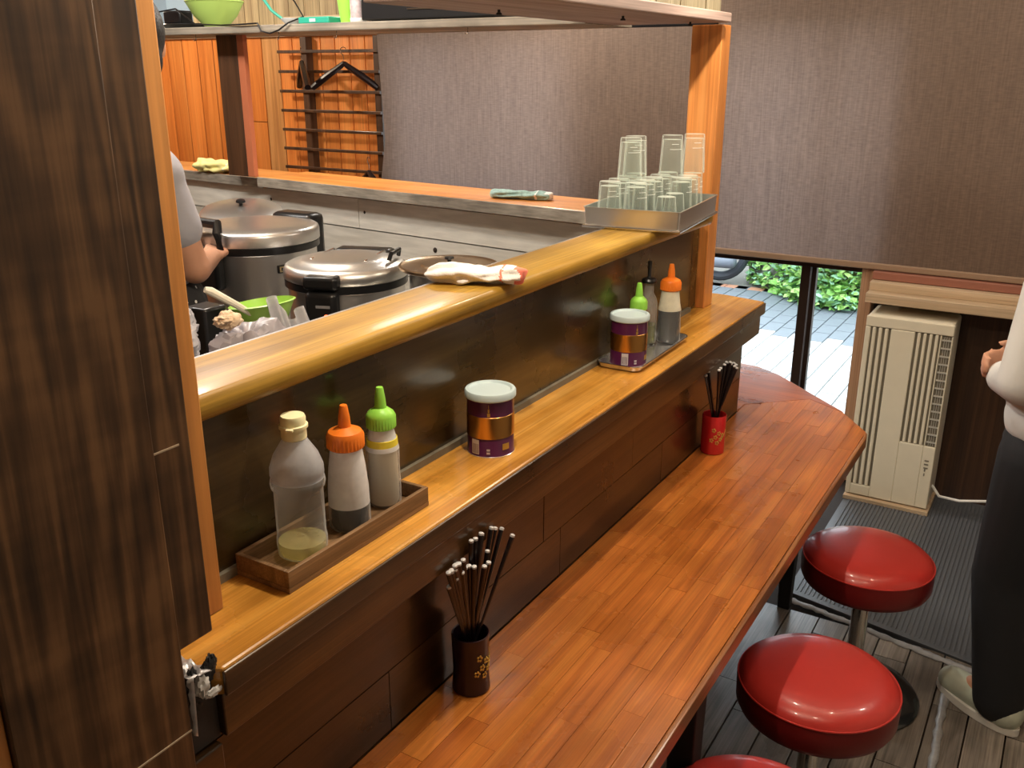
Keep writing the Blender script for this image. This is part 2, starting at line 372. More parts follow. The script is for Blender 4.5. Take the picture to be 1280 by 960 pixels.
def blindmat():
    m, nt, b = newmat('brown woven blind'); L = nt.links.new
    tc = N(nt, 'ShaderNodeTexCoord')
    def mp(s):
        q = N(nt, 'ShaderNodeMapping'); q.inputs['Scale'].default_value = s; L(tc.outputs['Object'], q.inputs['Vector'])
        n = N(nt, 'ShaderNodeTexNoise'); n.inputs['Scale'].default_value = 1; n.inputs['Detail'].default_value = 3; L(q.outputs[0], n.inputs['Vector']); return n
    a = mp((90,170,7)); c = mp((30,30,200))
    s = N(nt, 'ShaderNodeMath', operation='ADD'); L(a.outputs['Fac'], s.inputs[0]); L(c.outputs['Fac'], s.inputs[1])
    mr = N(nt, 'ShaderNodeMapRange'); mr.inputs['From Min'].default_value = .7; mr.inputs['From Max'].default_value = 1.3; mr.inputs['To Min'].default_value = .78; mr.inputs['To Max'].default_value = 1.22; L(s.outputs[0], mr.inputs['Value'])
    def tint(col):
        mx = N(nt, 'ShaderNodeMix', data_type='RGBA', blend_type='MULTIPLY'); mx.inputs[0].default_value = 1; mx.inputs[6].default_value = (*col, 1); L(mr.outputs['Result'], mx.inputs[7]); return mx.outputs[2]
    L(tint((.215,.145,.105)), b.inputs['Base Color']); b.inputs['Roughness'].default_value = .6
    tl = N(nt, 'ShaderNodeBsdfTranslucent'); L(tint((.20,.150,.135)), tl.inputs['Color'])
    ad = N(nt, 'ShaderNodeMixShader'); ad.inputs[0].default_value = .38; L(b.outputs[0], ad.inputs[1]); L(tl.outputs[0], ad.inputs[2])
    L(ad.outputs[0], nt.nodes['Material Output'].inputs['Surface']); return m
M_blind = blindmat()

# ================================================================== SETTING
def struct(mb, name, mat, parent=None, **k):
    o = build(mb, name, mat, parent, **k)
    if parent is None: o['kind'] = 'structure'
    return o
XW = 4.08                                  # inner face of the window wall
fl = struct(MB().box(-1.6, 4.08, -1.3, 5.8, -.10, -.012), 'floor', M_groove, smooth=None)
random.seed(3)
row = 0; y = -1.05
while y < 0.95:
    x = .7 - random.random()*.5
    while x < 2.84:
        L = random.choice((.55,.7,.9)); x1 = min(x+L, 2.84)
        dz = random.uniform(-.0008, .0008)
        if x1-x > .05: build(MB().box(x+.0015, x1-.0015, y+.0025, y+.0955, -.012, dz), 'floor_plank', W_floor, fl, smooth=None)
        x = x1
    y += .098; row += 1
struct(MB().box(-1.6, 4.30, -1.3, 5.8, 2.5, 2.6), 'ceiling', M_ceil, smooth=None)
struct(MB().box(-1.7, -1.6, -1.3, 5.8, -.1, 2.5), 'wall_back', M_concrete, smooth=None)
struct(MB().box(-1.7, 4.30, -1.4, -1.3, -.1, 2.5), 'wall_right', M_concrete, smooth=None)
struct(MB().box(-1.7, 4.30, 5.8, 5.9, -.1, 2.5), 'wall_left', W_wall, smooth=None)
wf = MB()
def wseg(y0, y1, z0, z1): wf.box(XW+.02, XW+.16, y0, y1, z0, z1)
wseg(-1.3, .70, -.1, 2.5); wseg(.70, 1.47, 1.93, 2.5); wseg(1.47, 2.11, -.1, 2.5)
wseg(2.11, 3.24, -.1, .92); wseg(2.11, 3.24, 1.97, 2.5); wseg(3.24, 5.8, -.1, 2.5)
wfo = struct(wf, 'wall_front', W_dark, smooth=None)
# vertical orange boards left of the blind, pale boards in the strip above
y = 3.30
k = 0
while y < 5.75:
    wd = .105 if y < 4.0 else .135
    m = W_wall if k not in (7,) else W_tan
    if k in (8, 9):
        build(MB().box(XW-.012, XW+.02, y+.003, y+wd-.003, .0, 1.455), 'wall_board', m, wfo, smooth=None)
        build(MB().box(XW-.012, XW+.02, y+.003, y+wd-.003, 1.459, 1.935), 'wall_board', m, wfo, smooth=None)
    else: build(MB().box(XW-.012, XW+.02, y+.003, y+wd-.003, .0, 1.935), 'wall_board', m, wfo, bevel=.002, smooth=None)
    y += wd; k += 1
y = 1.39
while y < 5.75:
    build(MB().box(XW-.03, XW+.02, y+.0015, y+.1135, 1.94, 2.5), 'upper_board', W_pale, wfo, bevel=.002, smooth=None); y += .115
struct(MB().box(XW-.035, XW-.02, 1.39, 5.75, 1.925, 1.945), 'trim_1', W_frame, smooth=None)

# window behind the left blind, sliding door right of it
wn = tag(thing('window_1', (XW+.08, 2.67, .92), None, None), kind='structure')
f = MB()
for a in ((2.11,2.15,.92,1.97),(3.20,3.24,.92,1.97),(2.66,2.70,.92,1.97)): f.box(XW+.06, XW+.10, *a)
f.box(XW+.06, XW+.10, 2.11, 3.24, .92, .96); f.box(XW+.06, XW+.10, 2.11, 3.24, 1.93, 1.97)
build(f, 'window_frame', M_alu, wn, smooth=None)
build(MB().box(XW+.078, XW+.084, 2.15, 3.20, .96, 1.93), 'glass_pane', M_glass, wn, smooth=None)
dn = tag(thing('door_1', (XW+.06, 1.08, 0), None, None), kind='structure')
build(MB().box(XW+.00, XW+.035, .96, 1.00, .02, 1.93), 'door_stile', M_alu, dn, bevel=.002, smooth=None)
build(MB().box(XW+.05, XW+.085, .945, .985, .02, 1.93), 'door_stile', M_alu, dn, bevel=.002, smooth=None)
build(MB().box(XW+.05, XW+.085, .735, .755, .02, 1.93), 'door_stile', M_alu, dn, bevel=.002, smooth=None)
build(MB().box(XW+.00, XW+.035, 1.43, 1.47, .02, 1.93), 'door_stile', M_alu, dn, bevel=.002, smooth=None)
build(MB().box(XW-.01, XW+.10, .74, 1.47, .935, .962), 'door_rail', M_alu, dn, bevel=.002, smooth=None)
build(MB().box(XW-.01, XW+.10, .74, 1.47, -.005, .02), 'door_sill', M_alu, dn, bevel=.002, smooth=None)
build(MB().box(XW+.064, XW+.069, .755, .96, .02, 1.93), 'glass_pane', M_glass, dn, smooth=None)
build(MB().box(XW+.014, XW+.019, .99, 1.43, .02, 1.93), 'glass_pane', M_glass, dn, smooth=None)
struct(MB().box(XW-.06, XW+.04, .685, .735, 0, .975), 'trim_2', wood('jamb wood', (.30,.16,.09), (.42,.24,.14), (.52,.32,.20), 'Z', 16, .9, .45, .1, .2), bevel=.003, smooth=None)   # door jamb beside the cooler

# ================================================================== OUTSIDE
gr = struct(MB().box(XW+.16, 16, -6, 12, -.20, -.065), 'pavement', M_soil, smooth=None)
pv = {}
def paver(m, x0, y0, sx, sy):
    key = (m.name, sx, sy)
    if key not in pv:
        o = build(MB().box(0, sx-.008, 0, sy-.008, -.02, 0), 'paver', m, gr, local=True, bevel=.003, smooth=None); pv[key] = o
        o.location = (x0, y0, -.05); return
    piece_copy(pv[key], 'paver', (x0, y0, -.05), gr)
y = .42; r = 0
while y < 3.0:
    x = 4.26 + (.12 if r % 2 else 0)
    while x < 6.35: 
        if .20*x-.35 < y < .40*x-.02: paver(M_paverl, x, y, .24, .12)
        x += .24
    while x < 7.7:
        if .20*x-.35 < y < .40*x+.05: paver(M_paverd, x, y, .24, .12)
        x += .24
    y += .12; r += 1
for i in range(9): paver(M_paverr, 7.74-.0*i, 1.55+.2*i, .12, .2)
# leafy hedge: one mass of leaves on a low planter
hd = thing('hedge', (8.3, 1.6, -.06), 'low bright green leafy hedge outside the glass door', 'hedge')
random.seed(5)
def hedge_y0(y): return 7.55 + .35*math.sin(y*3)
for mi, m in enumerate((M_leaf, M_leaf2, M_leaf3)):
    lf = MB()
    for i in range(2600):
        y = random.uniform(.4, 2.45); z = random.uniform(0, .62)
        x = hedge_y0(y) + .25*(1-z) + random.uniform(-.12, .5)*.6 + z*.15
        if z < .12: x -= .12*random.random()
        s = random.uniform(.018, .042)
        q = Matrix.Translation((x, y, -.05+z)) @ Matrix.Rotation(random.uniform(0, 6.28), 4, 'Z') @ Matrix.Rotation(random.uniform(-.9, .9), 4, 'X') @ Matrix.Rotation(random.uniform(-.6, .6), 4, 'Y')
        lf.add([(-s,0,0),(-s*.4,-s*.8,.006),(s*.6,-s*.6,.004),(s*1.2,0,-.008),(s*.6,s*.6,.004),(-s*.4,s*.8,.006)], [(0,1,2,3),(0,3,4,5)], q)
    o = build(lf, 'foliage', m, hd, smooth=None); o['kind'] = 'stuff'
build(MB().ell((8.25, 1.45, .12), .55, 1.05, .5, disp=lambda v: 1+.1*noise.noise(v*4)), 'inner_twigs', M_soil, hd)
# parked scooter, only its low rear end shows
sc_ = thing('motor_scooter', (8.1, 2.75, -.05), 'grey parked scooter wheel and flank outside behind the end post', 'scooter')
q = Matrix.Translation((7.92, 2.66, .215)) @ Matrix.Rotation(.25, 4, 'Z') @ Matrix.Rotation(PI/2, 4, 'Y')
tw = MB(); n = 28
for i in range(n):
    pass
tw.tube([q @ Vector((.215*math.cos(2*PI*i/n), .215*math.sin(2*PI*i/n), 0)) for i in range(n)], .042, 10, closed=True)
wh = build(tw, 'tyre', M_tyre, sc_)
rm = MB().lathe([(.02,-.03),(.10,-.03),(.112,-.02),(.112,.02),(.10,.03),(.02,.03)], 28, q)
build(rm, 'wheel_hub', M_steel, sc_)
bd = MB().ell((7.98, 3.12, .45), .17, .45, .30, disp=lambda v: 1+.12*noise.noise(v*2)).ell((7.98, 3.35, .35), .13, .22, .3)
build(bd, 'body_shell', M_bike, sc_)
build(MB().capsule((7.88, 2.55, .14), (7.88, 2.95, .12), .055, .045), 'exhaust', M_bike, sc_)
build(MB().ell((7.98, 2.85, .74), .14, .36, .07), 'seat', M_black, sc_)
q = Matrix.Translation((7.98, 3.85, .215)) @ Matrix.Rotation(PI/2, 4, 'Y')
build(MB().tube([q @ Vector((.215*math.cos(2*PI*i/n), .215*math.sin(2*PI*i/n), 0)) for i in range(n)], .048, 10, closed=True), 'tyre', M_tyre, sc_)
build(MB().capsule((7.98, 3.70, .2), (7.98, 3.50, .95), .05, .05), 'fork', M_bike, sc_)
# wall of the house opposite
ob = thing('garden_wall', (9.6, 2, -.06), 'plain grey wall standing behind the hedge', 'wall')
build(MB().box(9.5, 9.7, -4, 9, -.06, 1.0), 'wall_body', M_concrete, ob, smooth=None)
build(MB().box(9.46, 9.74, -4, 9, 1.0, 1.06), 'coping', M_soil, ob, smooth=None)

# ================================================================== BLINDS
def blind(y0, y1, z0, z1, label, curl=0):
    t = thing('roller_blind', (4.0, (y0+y1)/2, z0), label, 'blind', 'brown roller blinds on the window wall')
    def fn(u, v):
        y = y0+(y1-y0)*u; z = z0+(z1-z0)*v
        x = 4.0 + .004*math.sin(y*9+z*3)
        if curl:
            e = max(0, (u-.90)/.10); x -= .07*e*e*max(0, 1-v*1.1); y -= .05*e*e*max(0,.5-abs(v-.42))*2
        return (x, y, z)
    build(MB().sheet(fn, 60, 40), 'fabric', M_blind, t, smooth=80)
    build(MB().box(3.99, 4.012, y0, y1, z0-.022, z0+.004), 'bottom_bar', plain('tan bar', (.30,.20,.13), .5), t, bevel=.004, smooth=None)
    tb = MB().tube([(4.02, y0, z1+.02), (4.02, y1, z1+.02)], .022, 14); build(tb, 'roller_tube', M_blackmat, t)
    return t
blind(1.44, 3.26, 1.02, 1.925, 'brown roller blind behind the back counter beside the coat rack', 1)
blind(-1.0, 1.42, .99, 2.42, 'wide brown roller blind over the glass door and air conditioner')

# ================================================================== COAT RACK
ck = thing('coat_rack', (4.03, 3.6, 1.2), 'dark wooden ladder rack of horizontal bars on orange boards', 'coat rack')
for i in range(8):
    z = 1.217 + i*.1045
    build(MB().box(4.0, 4.016, 3.262, 3.985, z-.008, z+.008), 'bar', W_dark, ck, bevel=.002, smooth=None)
for y in (3.80, 3.285): build(MB().box(4.016, 4.068, y-.022, y+.022, 1.19, 1.92), 'upright', W_dark, ck, bevel=.002, smooth=None)
def hanger(loc, rz, label, tilt=0):
    t = thing('coat_hanger', loc, label, 'hanger', 'black coat hangers', rz)
    for s in (-1, 1):
        pts = []
        for i in range(13):
            u = i/12; pts.append((0, s*.195*u, -.062 - .135*u**.92 + .010*math.sin(PI*u*.7)))
        build(MB().tube(pts, [.013+.006*math.sin(PI*min(1, u/12*.8)) for u in range(13)], 10), 'arm', M_lacq, t, local=True)
    pts = [(0, 0, -.066), (0, 0, -.03)] + [(0, .018*math.sin(a), -.0 +.0 -.018*math.cos(a)) for a in [R(x) for x in range(20, 250, 20)]]
    build(MB().tube(pts, .0022, 6), 'hook', M_chrome, t, local=True)
    return t
hanger((3.975, 3.475, 1.845), R(14), 'black wooden coat hanger hanging face on from the rack')
hanger((3.93, 3.735, 1.850), R(-40), 'black coat hanger seen edge on, left of the other')
hanger((3.93, 3.30, 1.290), R(-25), 'black coat hanger low down, its silver tip below the blind corner')

# ================================================================== DINING COUNTER
def clip(poly, x0, x1, y0, y1):
    def cut(P, inside, inter):
        out = []
        for i in range(len(P)):
            a, b = P[i-1], P[i]
            ia, ib = inside(a), inside(b)
            if ib:
                if not ia: out.append(inter(a, b))
                out.append(b)
            elif ia: out.append(inter(a, b))
        return out
    def X(v): return lambda a, b: (v, a[1]+(b[1]-a[1])*(v-a[0])/(b[0]-a[0]))
    def Y(v): return lambda a, b: (a[0]+(b[0]-a[0])*(v-a[1])/(b[1]-a[1]), v)
    P = cut(poly, lambda p: p[0] >= x0, X(x0))
    P = P and cut(P, lambda p: p[0] <= x1, X(x1))
    P = P and cut(P, lambda p: p[1] >= y0, Y(y0))
    P = P and cut(P, lambda p: p[1] <= y1, Y(y1))
    return P
ZT = .72
dc = thing('dining_counter', (1.6, .62, 0), 'long glossy red brown wooden dining counter in front of the bar stools', 'counter')
outline = [(.62,.8215),(.62,.425),(2.715,.425),(2.745,.430),(2.77,.448),(2.885,.53),(2.96,.655),(2.80,.822)]
random.seed(11)
NR = 9; wy = (.822-.436)/NR
for r in range(NR):
    y0 = .436+r*wy; x = .62 - random.random()*.3
    while x < 3.0:
        L = random.uniform(.28, .52); P = clip(outline, max(x, .62), x+L, y0, y0+wy); x += L
        if P and len(P) >= 3:
            ar = abs(sum(P[i-1][0]*P[i][1]-P[i][0]*P[i-1][1] for i in range(len(P))))/2
            if ar < 2e-4: continue
            cx = sum(p[0] for p in P)/len(P); cy = sum(p[1] for p in P)/len(P)
            P = [(p[0]+(-.0003 if p[0] > cx else .0003), p[1]+(-.0003 if p[1] > cy else .0003)) for p in P]
            build(MB().prism(P, ZT-.038, ZT+random.uniform(-.0002,.0002)), 'stave', W_table, dc, smooth=None)
e = [(.62,.436),(.62,.425),(2.715,.425),(2.745,.430),(2.77,.448),(2.885,.53),(2.88,.537),(2.765,.457),(2.742,.440),(2.715,.436)]
build(MB().prism(e, ZT-.036, ZT-.0005), 'edge_strip', W_tedge, dc, bevel=.003, smooth=None)
endp = [(2.80,.823),(2.961,.656),(2.888,.532),(2.90,.535),(2.97,.61),(3.17,.82),(3.225,.91),(3.24,1.05),(3.24,1.25),(2.732,1.25),(2.732,.823)]
build(MB().prism(endp, ZT-.038, ZT), 'end_board', wood('dark red end board', (.26,.055,.014), (.40,.10,.025), (.50,.15,.04), 'Y', 18, 1.2, .28, .4, .3, wear=.3), dc, bevel=.003, smooth=None)
for (x, y) in ((2.85, .64), (1.46, .49), (.72, .49)):
    l = MB(); l.add([(x-.03,y-.03,.682),(x+.03,y-.03,.682),(x+.03,y+.03,.682),(x-.03,y+.03,.682),(x-.02,y-.02,0),(x+.02,y-.02,0),(x+.02,y+.02,0),(x-.02,y+.02,0)],
        [(0,1,2,3),(7,6,5,4),(0,4,5,1),(1,5,6,2),(2,6,7,3),(3,7,4,0)])
    build(l, 'leg', M_blackmat, dc, bevel=.003, smooth=None)

# ------------------------------------------------ partition under ledge and riser
cp = thing('counter_partition', (1.6, .9, 0), 'dark wooden partition between dining counter and kitchen, below the upper counter', 'partition')
build(MB().box(.58, 2.715, .835, .99, 0, 1.04), 'core', M_groove, cp, smooth=None)
build(MB().box(.70, 2.50, .94, .99, 1.04, 1.333), 'core', M_groove, cp, smooth=None)
random.seed(8)
zs = [.0,.30,.60,.723,.835,.945,1.035]
for i in range(len(zs)-1):
    x = .58
    while x < 2.715:
        L = random.uniform(.35, .95); x1 = min(x+L, 2.715)
        if 2.715-x1 < .12: x1 = 2.715
        build(MB().box(x+.001, x1-.001, .822+random.uniform(0,.0012), .8355, zs[i]+.0012, zs[i+1]-.0012), 'plank', W_low, cp, smooth=None)
        x = x1
build(MB().box(2.715, 2.727, .824, .99, .0, 1.035), 'end_panel', W_low, cp, bevel=.002, smooth=None)
build(MB().box(.70, 2.50, .925, .9405, 1.083, 1.3395), 'riser_board', W_riser, cp, smooth=None)
build(MB().box(.70, 2.50, .917, .925, 1.083, 1.096), 'caulk_strip', plain('grey caulk', (.17,.15,.11), .7, var=.3, sc=30), cp, smooth=None)
# ledge
lg = thing('ledge_shelf', (1.6, .84, 1.04), 'long narrow amber wooden ledge holding the condiments', 'shelf')
ledge = [(.595,.939),(.59,.86),(.585,.828),(.598,.812),(.590,.80),(.600,.782),(.608,.770),(2.735,.770),(2.765,.905),(2.765,1.0),(2.5,1.0),(2.5,.939)]
build(MB().prism(ledge, 1.045, 1.083), 'top_board', W_ledge, lg, bevel=.004, smooth=None)
build(MB().box(.606, 2.736, .7655, .7705, 1.046, 1.080), 'nosing', W_nose, lg, bevel=.002, smooth=None)
build(MB().box(.606, 2.72, .774, .822, .985, 1.045), 'apron', W_nose, lg, bevel=.002, smooth=None)
# upper counter
uc = thing('upper_counter', (1.6, .95, 1.333), 'golden lacquered upper counter board between kitchen and ledge', 'counter')
def nosed(x0, x1, y0, y1, z0, z1, n=7):
    # board with a rounded front edge, slightly wavy like a live edge
    mb = MB(); S = 48
    prof = [(y1, z0), (y0+.009, z0)] + [(y0+.009-.009*math.sin(a), (z0+z1)/2-(z1-z0)/2*math.cos(a)) for a in [PI*k/(n+1) for k in range(1, n+1)]] + [(y0+.009, z1), (y1, z1)]
    m = len(prof); vs = []; fs = []
    for i in range(S+1):
        x = x0+(x1-x0)*i/S; wv = .006*noise.noise(Vector((x*2.2, 3.1, 0)))
        for (py, pz) in prof: vs.append((x, py+(wv if py < y0+.03 else 0), pz))
    for i in range(S):
        for k in range(m):
            j = (k+1)%m; fs.append((i*m+k, (i+1)*m+k, (i+1)*m+j, i*m+j))
    fs.append(tuple(range(m))); fs.append(tuple(reversed(range(S*m, S*m+m))))
    return mb.add(vs, fs)
build(nosed(.69, 2.50, .872, 1.002, 1.3400, 1.375), 'board', W_top, uc, smooth=50)
build(MB().box(.69, 2.50, 1.003, 1.010, 1.345, 1.374), 'rear_strip', plain('steel strip', (.35,.35,.36), .4, .8), uc, smooth=None)
# end post
ps = thing('end_post', (2.56, .94, 1.083), 'orange wooden post at the far end of the upper counter', 'post')
build(MB().box(2.555, 2.625, .898, .985, 1.083, 1.865), 'post_body', W_post, ps, bevel=.003, smooth=None)
build(MB().box(2.503, 2.555, .925, .965, 1.083, 1.333), 'side_batten', W_riser, ps, bevel=.002, smooth=None)
# overhead shelf over the front counter
oh = thing('overhead_shelf', (1.6, 1.03, 1.868), 'grey mauve board shelf hung above the upper counter', 'shelf')
build(MB().box(1.44, 2.54, .870, 1.205, 1.868, 1.892), 'board', W_shelf, oh, bevel=.003, smooth=None)
for (x, y) in ((1.75, 1.1), (2.1, .98), (2.45, .95)):
    build(MB().lathe([(.0,0),(.006,0),(.006,.003),(.003,.005),(.003,.012)], 12, Matrix.Translation((x, y, 1.858))), 'screw', M_blackmat, oh)
for x in (1.5, 2.5): build(MB().tube([(x, 1.18, 1.892), (x, 1.18, 2.5)], .006, 8), 'hanging_rod', M_blackmat, oh)
bs = thing('back_shelf', (2.5, 2.2, 1.865), 'grey worn shelf board above the back counter holding bowls and boxes', 'shelf')
build(MB().box(2.36, 2.66, 1.21, 4.2, 1.866, 1.890), 'board', W_greyed, bs, bevel=.003, smooth=None)
for y in (1.6, 2.1, 2.35, 2.75):
    o = MB().tube([(2.375, y, 1.866), (2.375, y, 1.852), (2.372, y, 1.846), (2.366, y, 1.845), (2.362, y, 1.850)], .0016, 6)
    build(o, 'hook', M_chrome, bs)
# back post
bp_ = thing('back_post', (2.52, 2.65, 1.38), 'dark brown post rising from the back counter to the shelf', 'post')
build(MB().box(2.46, 2.50, 2.645, 2.745, 1.376, 1.866), 'post_body', W_dark, bp_, bevel=.002, smooth=None)
build(MB().box(2.462, 2.482, 2.612, 2.645, 1.376, 1.866), 'side_strip', plain('red brown painted lit face', (.42,.13,.06), .45), bp_, bevel=.002, smooth=None)  # lit side face of the post, its light put into a redder colour

# ------------------------------------------------ back counter, slanting
A = Vector((2.300, 1.010)); B = Vector((2.474, 2.615)); Cc = Vector((2.60, 3.9))
D = (B-A).normalized(); Nn = Vector((D.y, -D.x))        # away from the camera
def slab(p, q, d0, d1, z0, z1, mb=None):
    mb = mb or MB(); poly = [p+Nn*d0, q+Nn*d0, q+Nn*d1, p+Nn*d1]
    return mb.prism([(v.x, v.y) for v in poly], z0, z1)
bc = thing('back_counter', (2.45, 2.0, 1.33), 'glossy orange wooden back counter with a greyed front edge', 'counter')
B2 = A + D*3.2
build(slab(A, B, .008, .24, 1.338, 1.375), 'board', W_bcount, bc, bevel=.003, smooth=None)
build(slab(A, B, 0, .008, 1.340, 1.374), 'front_edge', W_greyed, bc, bevel=.001, smooth=None)
build(slab(B, B2, .030, .24, 1.330, 1.368), 'board', W_bcount, bc, bevel=.003, smooth=None)
build(slab(B, B2, .022, .030, 1.332, 1.367), 'front_edge', W_greyed, bc, bevel=.001, smooth=None)
bw = thing('back_partition', (2.45, 2.0, 0), 'pale plywood partition boards behind the rice cookers', 'partition')
build(slab(A+D*.02, B2, .062, .12, 0, 1.330), 'core', M_groove, bw, smooth=None)
rows = [(0,.45),(.455,.90),(.90,1.085),(1.087,1.225),(1.227,1.330)]
for (z0, z1) in rows:
    cuts = [0.02, 1.13, 2.3, 3.2] if z0 > 1.2 else [0.02, 1.9, 3.2]
    for i in range(len(cuts)-1):
        build(slab(A+D*(cuts[i]+.001), A+D*(cuts[i+1]-.001), .05 if z1 < 1.228 else .047, .062, z0+.001, z1-.001), 'panel_board', W_ply, bw, smooth=None)
for s, z in ((1.10, 1.285), (.78, 1.19), (1.6, 1.29)):
    p = A+D*s+Nn*.050
    build(MB().ell((p.x, p.y, z), .004, .009, .009, seg=12, rings=6), 'knot_hole', M_groove, bw)

# ================================================================== PILLAR at the left
pl = thing('pillar', (.5, .9, 0), 'dark walnut veneer pillar at the left edge with amber trim', 'pillar')
build(MB().box(.362, .556, .770, 1.02, 0, 2.5), 'veneer_panel', W_pillar, pl, bevel=.002, smooth=None)
build(MB().box(.556, .605, .775, .86, 1.135, 2.5), 'side_strip', W_pillar, pl, bevel=.002, smooth=None)
build(MB().box(.556, .60, .775, .86, 0, .98), 'side_strip', W_low, pl, bevel=.002, smooth=None)
build(MB().box(.556, .598, .862, 1.02, 0, 1.04), 'inner_post', W_dark, pl, smooth=None)
build(MB().box(.598, .699, .868, 1.02, 1.0835, 2.5), 'trim_board', W_trim, pl, bevel=.002, smooth=None)
build(MB().box(.310, .3615, .775, .90, 0, 2.5), 'left_trim', W_trim, pl, bevel=.002, smooth=None)
build(MB().box(.364, .5555, .7690, .7705, 1.0315, 1.0335), 'joint_line', plain('pale scratch', (.45,.36,.26), .6), pl, smooth=None)
build(MB().box(.548, .590, .7740, .7755, 1.372, 1.374), 'joint_line', plain('pale scratch', (.45,.36,.26), .6), pl, smooth=None)
# broken ledge end with metal tape
tp = MB()
tp.sheet(lambda u, v: (.560+.034*u, .772+.05*v, 1.098+.008*noise.noise(Vector((u*5, v*5, 1)))-.01*u), 10, 10)
tp.sheet(lambda u, v: (.5575+.004*noise.noise(Vector((u*6, v*9, 2))), .7695-.0015*(u), 1.098-.075*v) if u < .5 else (.566-.004*v, .7685, 1.10-.08*v), 2, 12)
t_ = build(tp, 'foil_tape', plain('crumpled foil tape', (.50,.50,.53), .35, .6, bump=.6, bsc=120), pl, smooth=60, solid=.001)
tg = MB().ell((.580, .776, 1.074), .010, .008, .014, disp=lambda v: 1+.5*noise.noise(v*3)).ell((.592, .771, 1.060), .012, .004, .005, disp=lambda v: 1+.5*noise.noise(v*3))
build(tg, 'filler_lump', plain('grey filler', (.55,.55,.55), .7), pl)
tg = MB()
for i in range(7):
    random.seed(i); tg.ell((.568+random.random()*.034, .781, 1.052+random.random()*.04), .008, .005, .012, disp=lambda v: 1+.6*noise.noise(v*3+Vector((i,0,0))))
build(tg, 'broken_wood', M_blackmat, pl)
build(MB().box(.562, .604, .783, .83, .985, 1.07), 'recess', M_blackmat, pl, smooth=None)

# ================================================================== BAR STOOLS
def stool():
    t = thing('bar_stool', (0,0,0), '', 'stool', 'red bar stools along the counter')
    zt = .475; r = .176
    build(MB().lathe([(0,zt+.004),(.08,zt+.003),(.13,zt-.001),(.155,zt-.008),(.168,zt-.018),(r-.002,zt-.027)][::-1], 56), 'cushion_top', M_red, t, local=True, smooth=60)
    build(MB().tube([((r-.001)*math.cos(2*PI*i/56), (r-.001)*math.sin(2*PI*i/56), zt-.028) for i in range(56)], .0022, 6, closed=True), 'piping', M_red, t, local=True)
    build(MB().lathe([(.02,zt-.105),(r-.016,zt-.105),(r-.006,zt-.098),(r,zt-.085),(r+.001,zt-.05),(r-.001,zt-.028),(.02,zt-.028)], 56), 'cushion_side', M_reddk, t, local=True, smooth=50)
    build(MB().lathe([(.03,zt-.125),(.09,zt-.118),(.09,zt-.105),(.02,zt-.105)], 32), 'seat_plate', M_blackmat, t, local=True)
    build(MB().lathe([(.024,.03),(.024,.30),(.030,.302),(.030,zt-.12),(.02,zt-.12)], 28), 'pole', M_chrome, t, local=True)
    build(MB().lathe([(0.19,.0),(.192,.006),(.185,.014),(.15,.022),(.08,.030),(.035,.042),(.032,.05),(.0,.05)], 48), 'base', plain('black chrome base', (.06,.065,.07), .22, .7, coat=.4), t, local=True, smooth=50)
    return t
s0 = stool()
sp = [(2.49, .345, 'red vinyl bar stool farthest along the counter, by the black mat'), (1.855, .325, 'red vinyl bar stool in the middle of the three'), (1.37, .320, 'red vinyl bar stool nearest the camera, cut by the bottom edge')]
for i, (x, y, lb) in enumerate(sp):
    o = s0 if i == 0 else copy_tree(s0)
    o.location = (x, y, .0012)
    o['label'] = lb

# ================================================================== MAT AND TAPE
mt = thing('floor_mat', (3.2, .3, 0), 'black ribbed rubber mat before the glass door', 'mat')
yy0, yy1 = -.62, .66
def mx0(y): return 2.885+(y-.639)*.2+.05
mm = MB()
mm.prism([(mx0(yy0), yy0), (4.06, yy0), (4.06, yy1), (mx0(yy1), yy1)], -.012, .002)
y = yy0+.02
while y < yy1-.02:
    mm.box(mx0(y)+.03, 4.04, y, y+.008, .002, .006); y += .015
o = build(mm, 'ribbed_rubber', M_mat, mt, smooth=None)
mm = MB().prism([(mx0(yy0), yy0), (mx0(yy0)+.028, yy0), (mx0(yy1)+.028, yy1), (mx0(yy1), yy1)], .002, .0075)
build(mm, 'mat_edge', M_mat, mt, bevel=.002, smooth=None)
random.seed(4)
def tape(p, q, w, name_label):
    p = Vector(p); q = Vector(q); d = (q-p); L = d.length; d.normalize(); n = Vector((-d.y, d.x))
    random.seed(L); S = 40
    vs = []; fs = []
    for i in range(S+1):
        a = p+d*(L*i/S)
        e0 = w/2*(1+.7*(random.random()-.5)); e1 = w/2*(1+.7*(random.random()-.5))
        for (e_, z) in ((-e0, .0018), (0, .0045+.003*random.random()), (e1, .0018)):
            vs.append((a.x+n.x*e_, a.y+n.y*e_, z))
    for i in range(S):
        for k in range(2): fs.append((i*3+k, (i+1)*3+k, (i+1)*3+k+1, i*3+k+1))
    o = build(MB().add(vs, fs), 'floor_tape', M_tape, None, smooth=60, solid=.001)
    return tag(o, name_label, 'tape', 'torn tape strips')
tape((mx0(.64)-.035, .64), (mx0(.02)-.035, .02), .030, 'torn grey tape strip along the near edge of the mat')
tape((2.72, .105), (1.55, .055), .022, 'torn grey tape strip running down the floor toward the camera')

# ================================================================== WINDOW AIR CONDITIONER
ac = thing('air_conditioner', (3.95, .5, 0), 'tall cream window air conditioner standing right of the glass door', 'air conditioner')
ax0, y0, y1, z0, z1 = 3.84, .335, .662, .022, .812
body = MB().box(ax0+.012, 4.06, y0, y1, z0, z1); build(body, 'casing', M_cream, ac, bevel=.012, smooth=None)
W = y1-y0
def fy(u): return y1-W*u                      # u runs from the left edge to the right
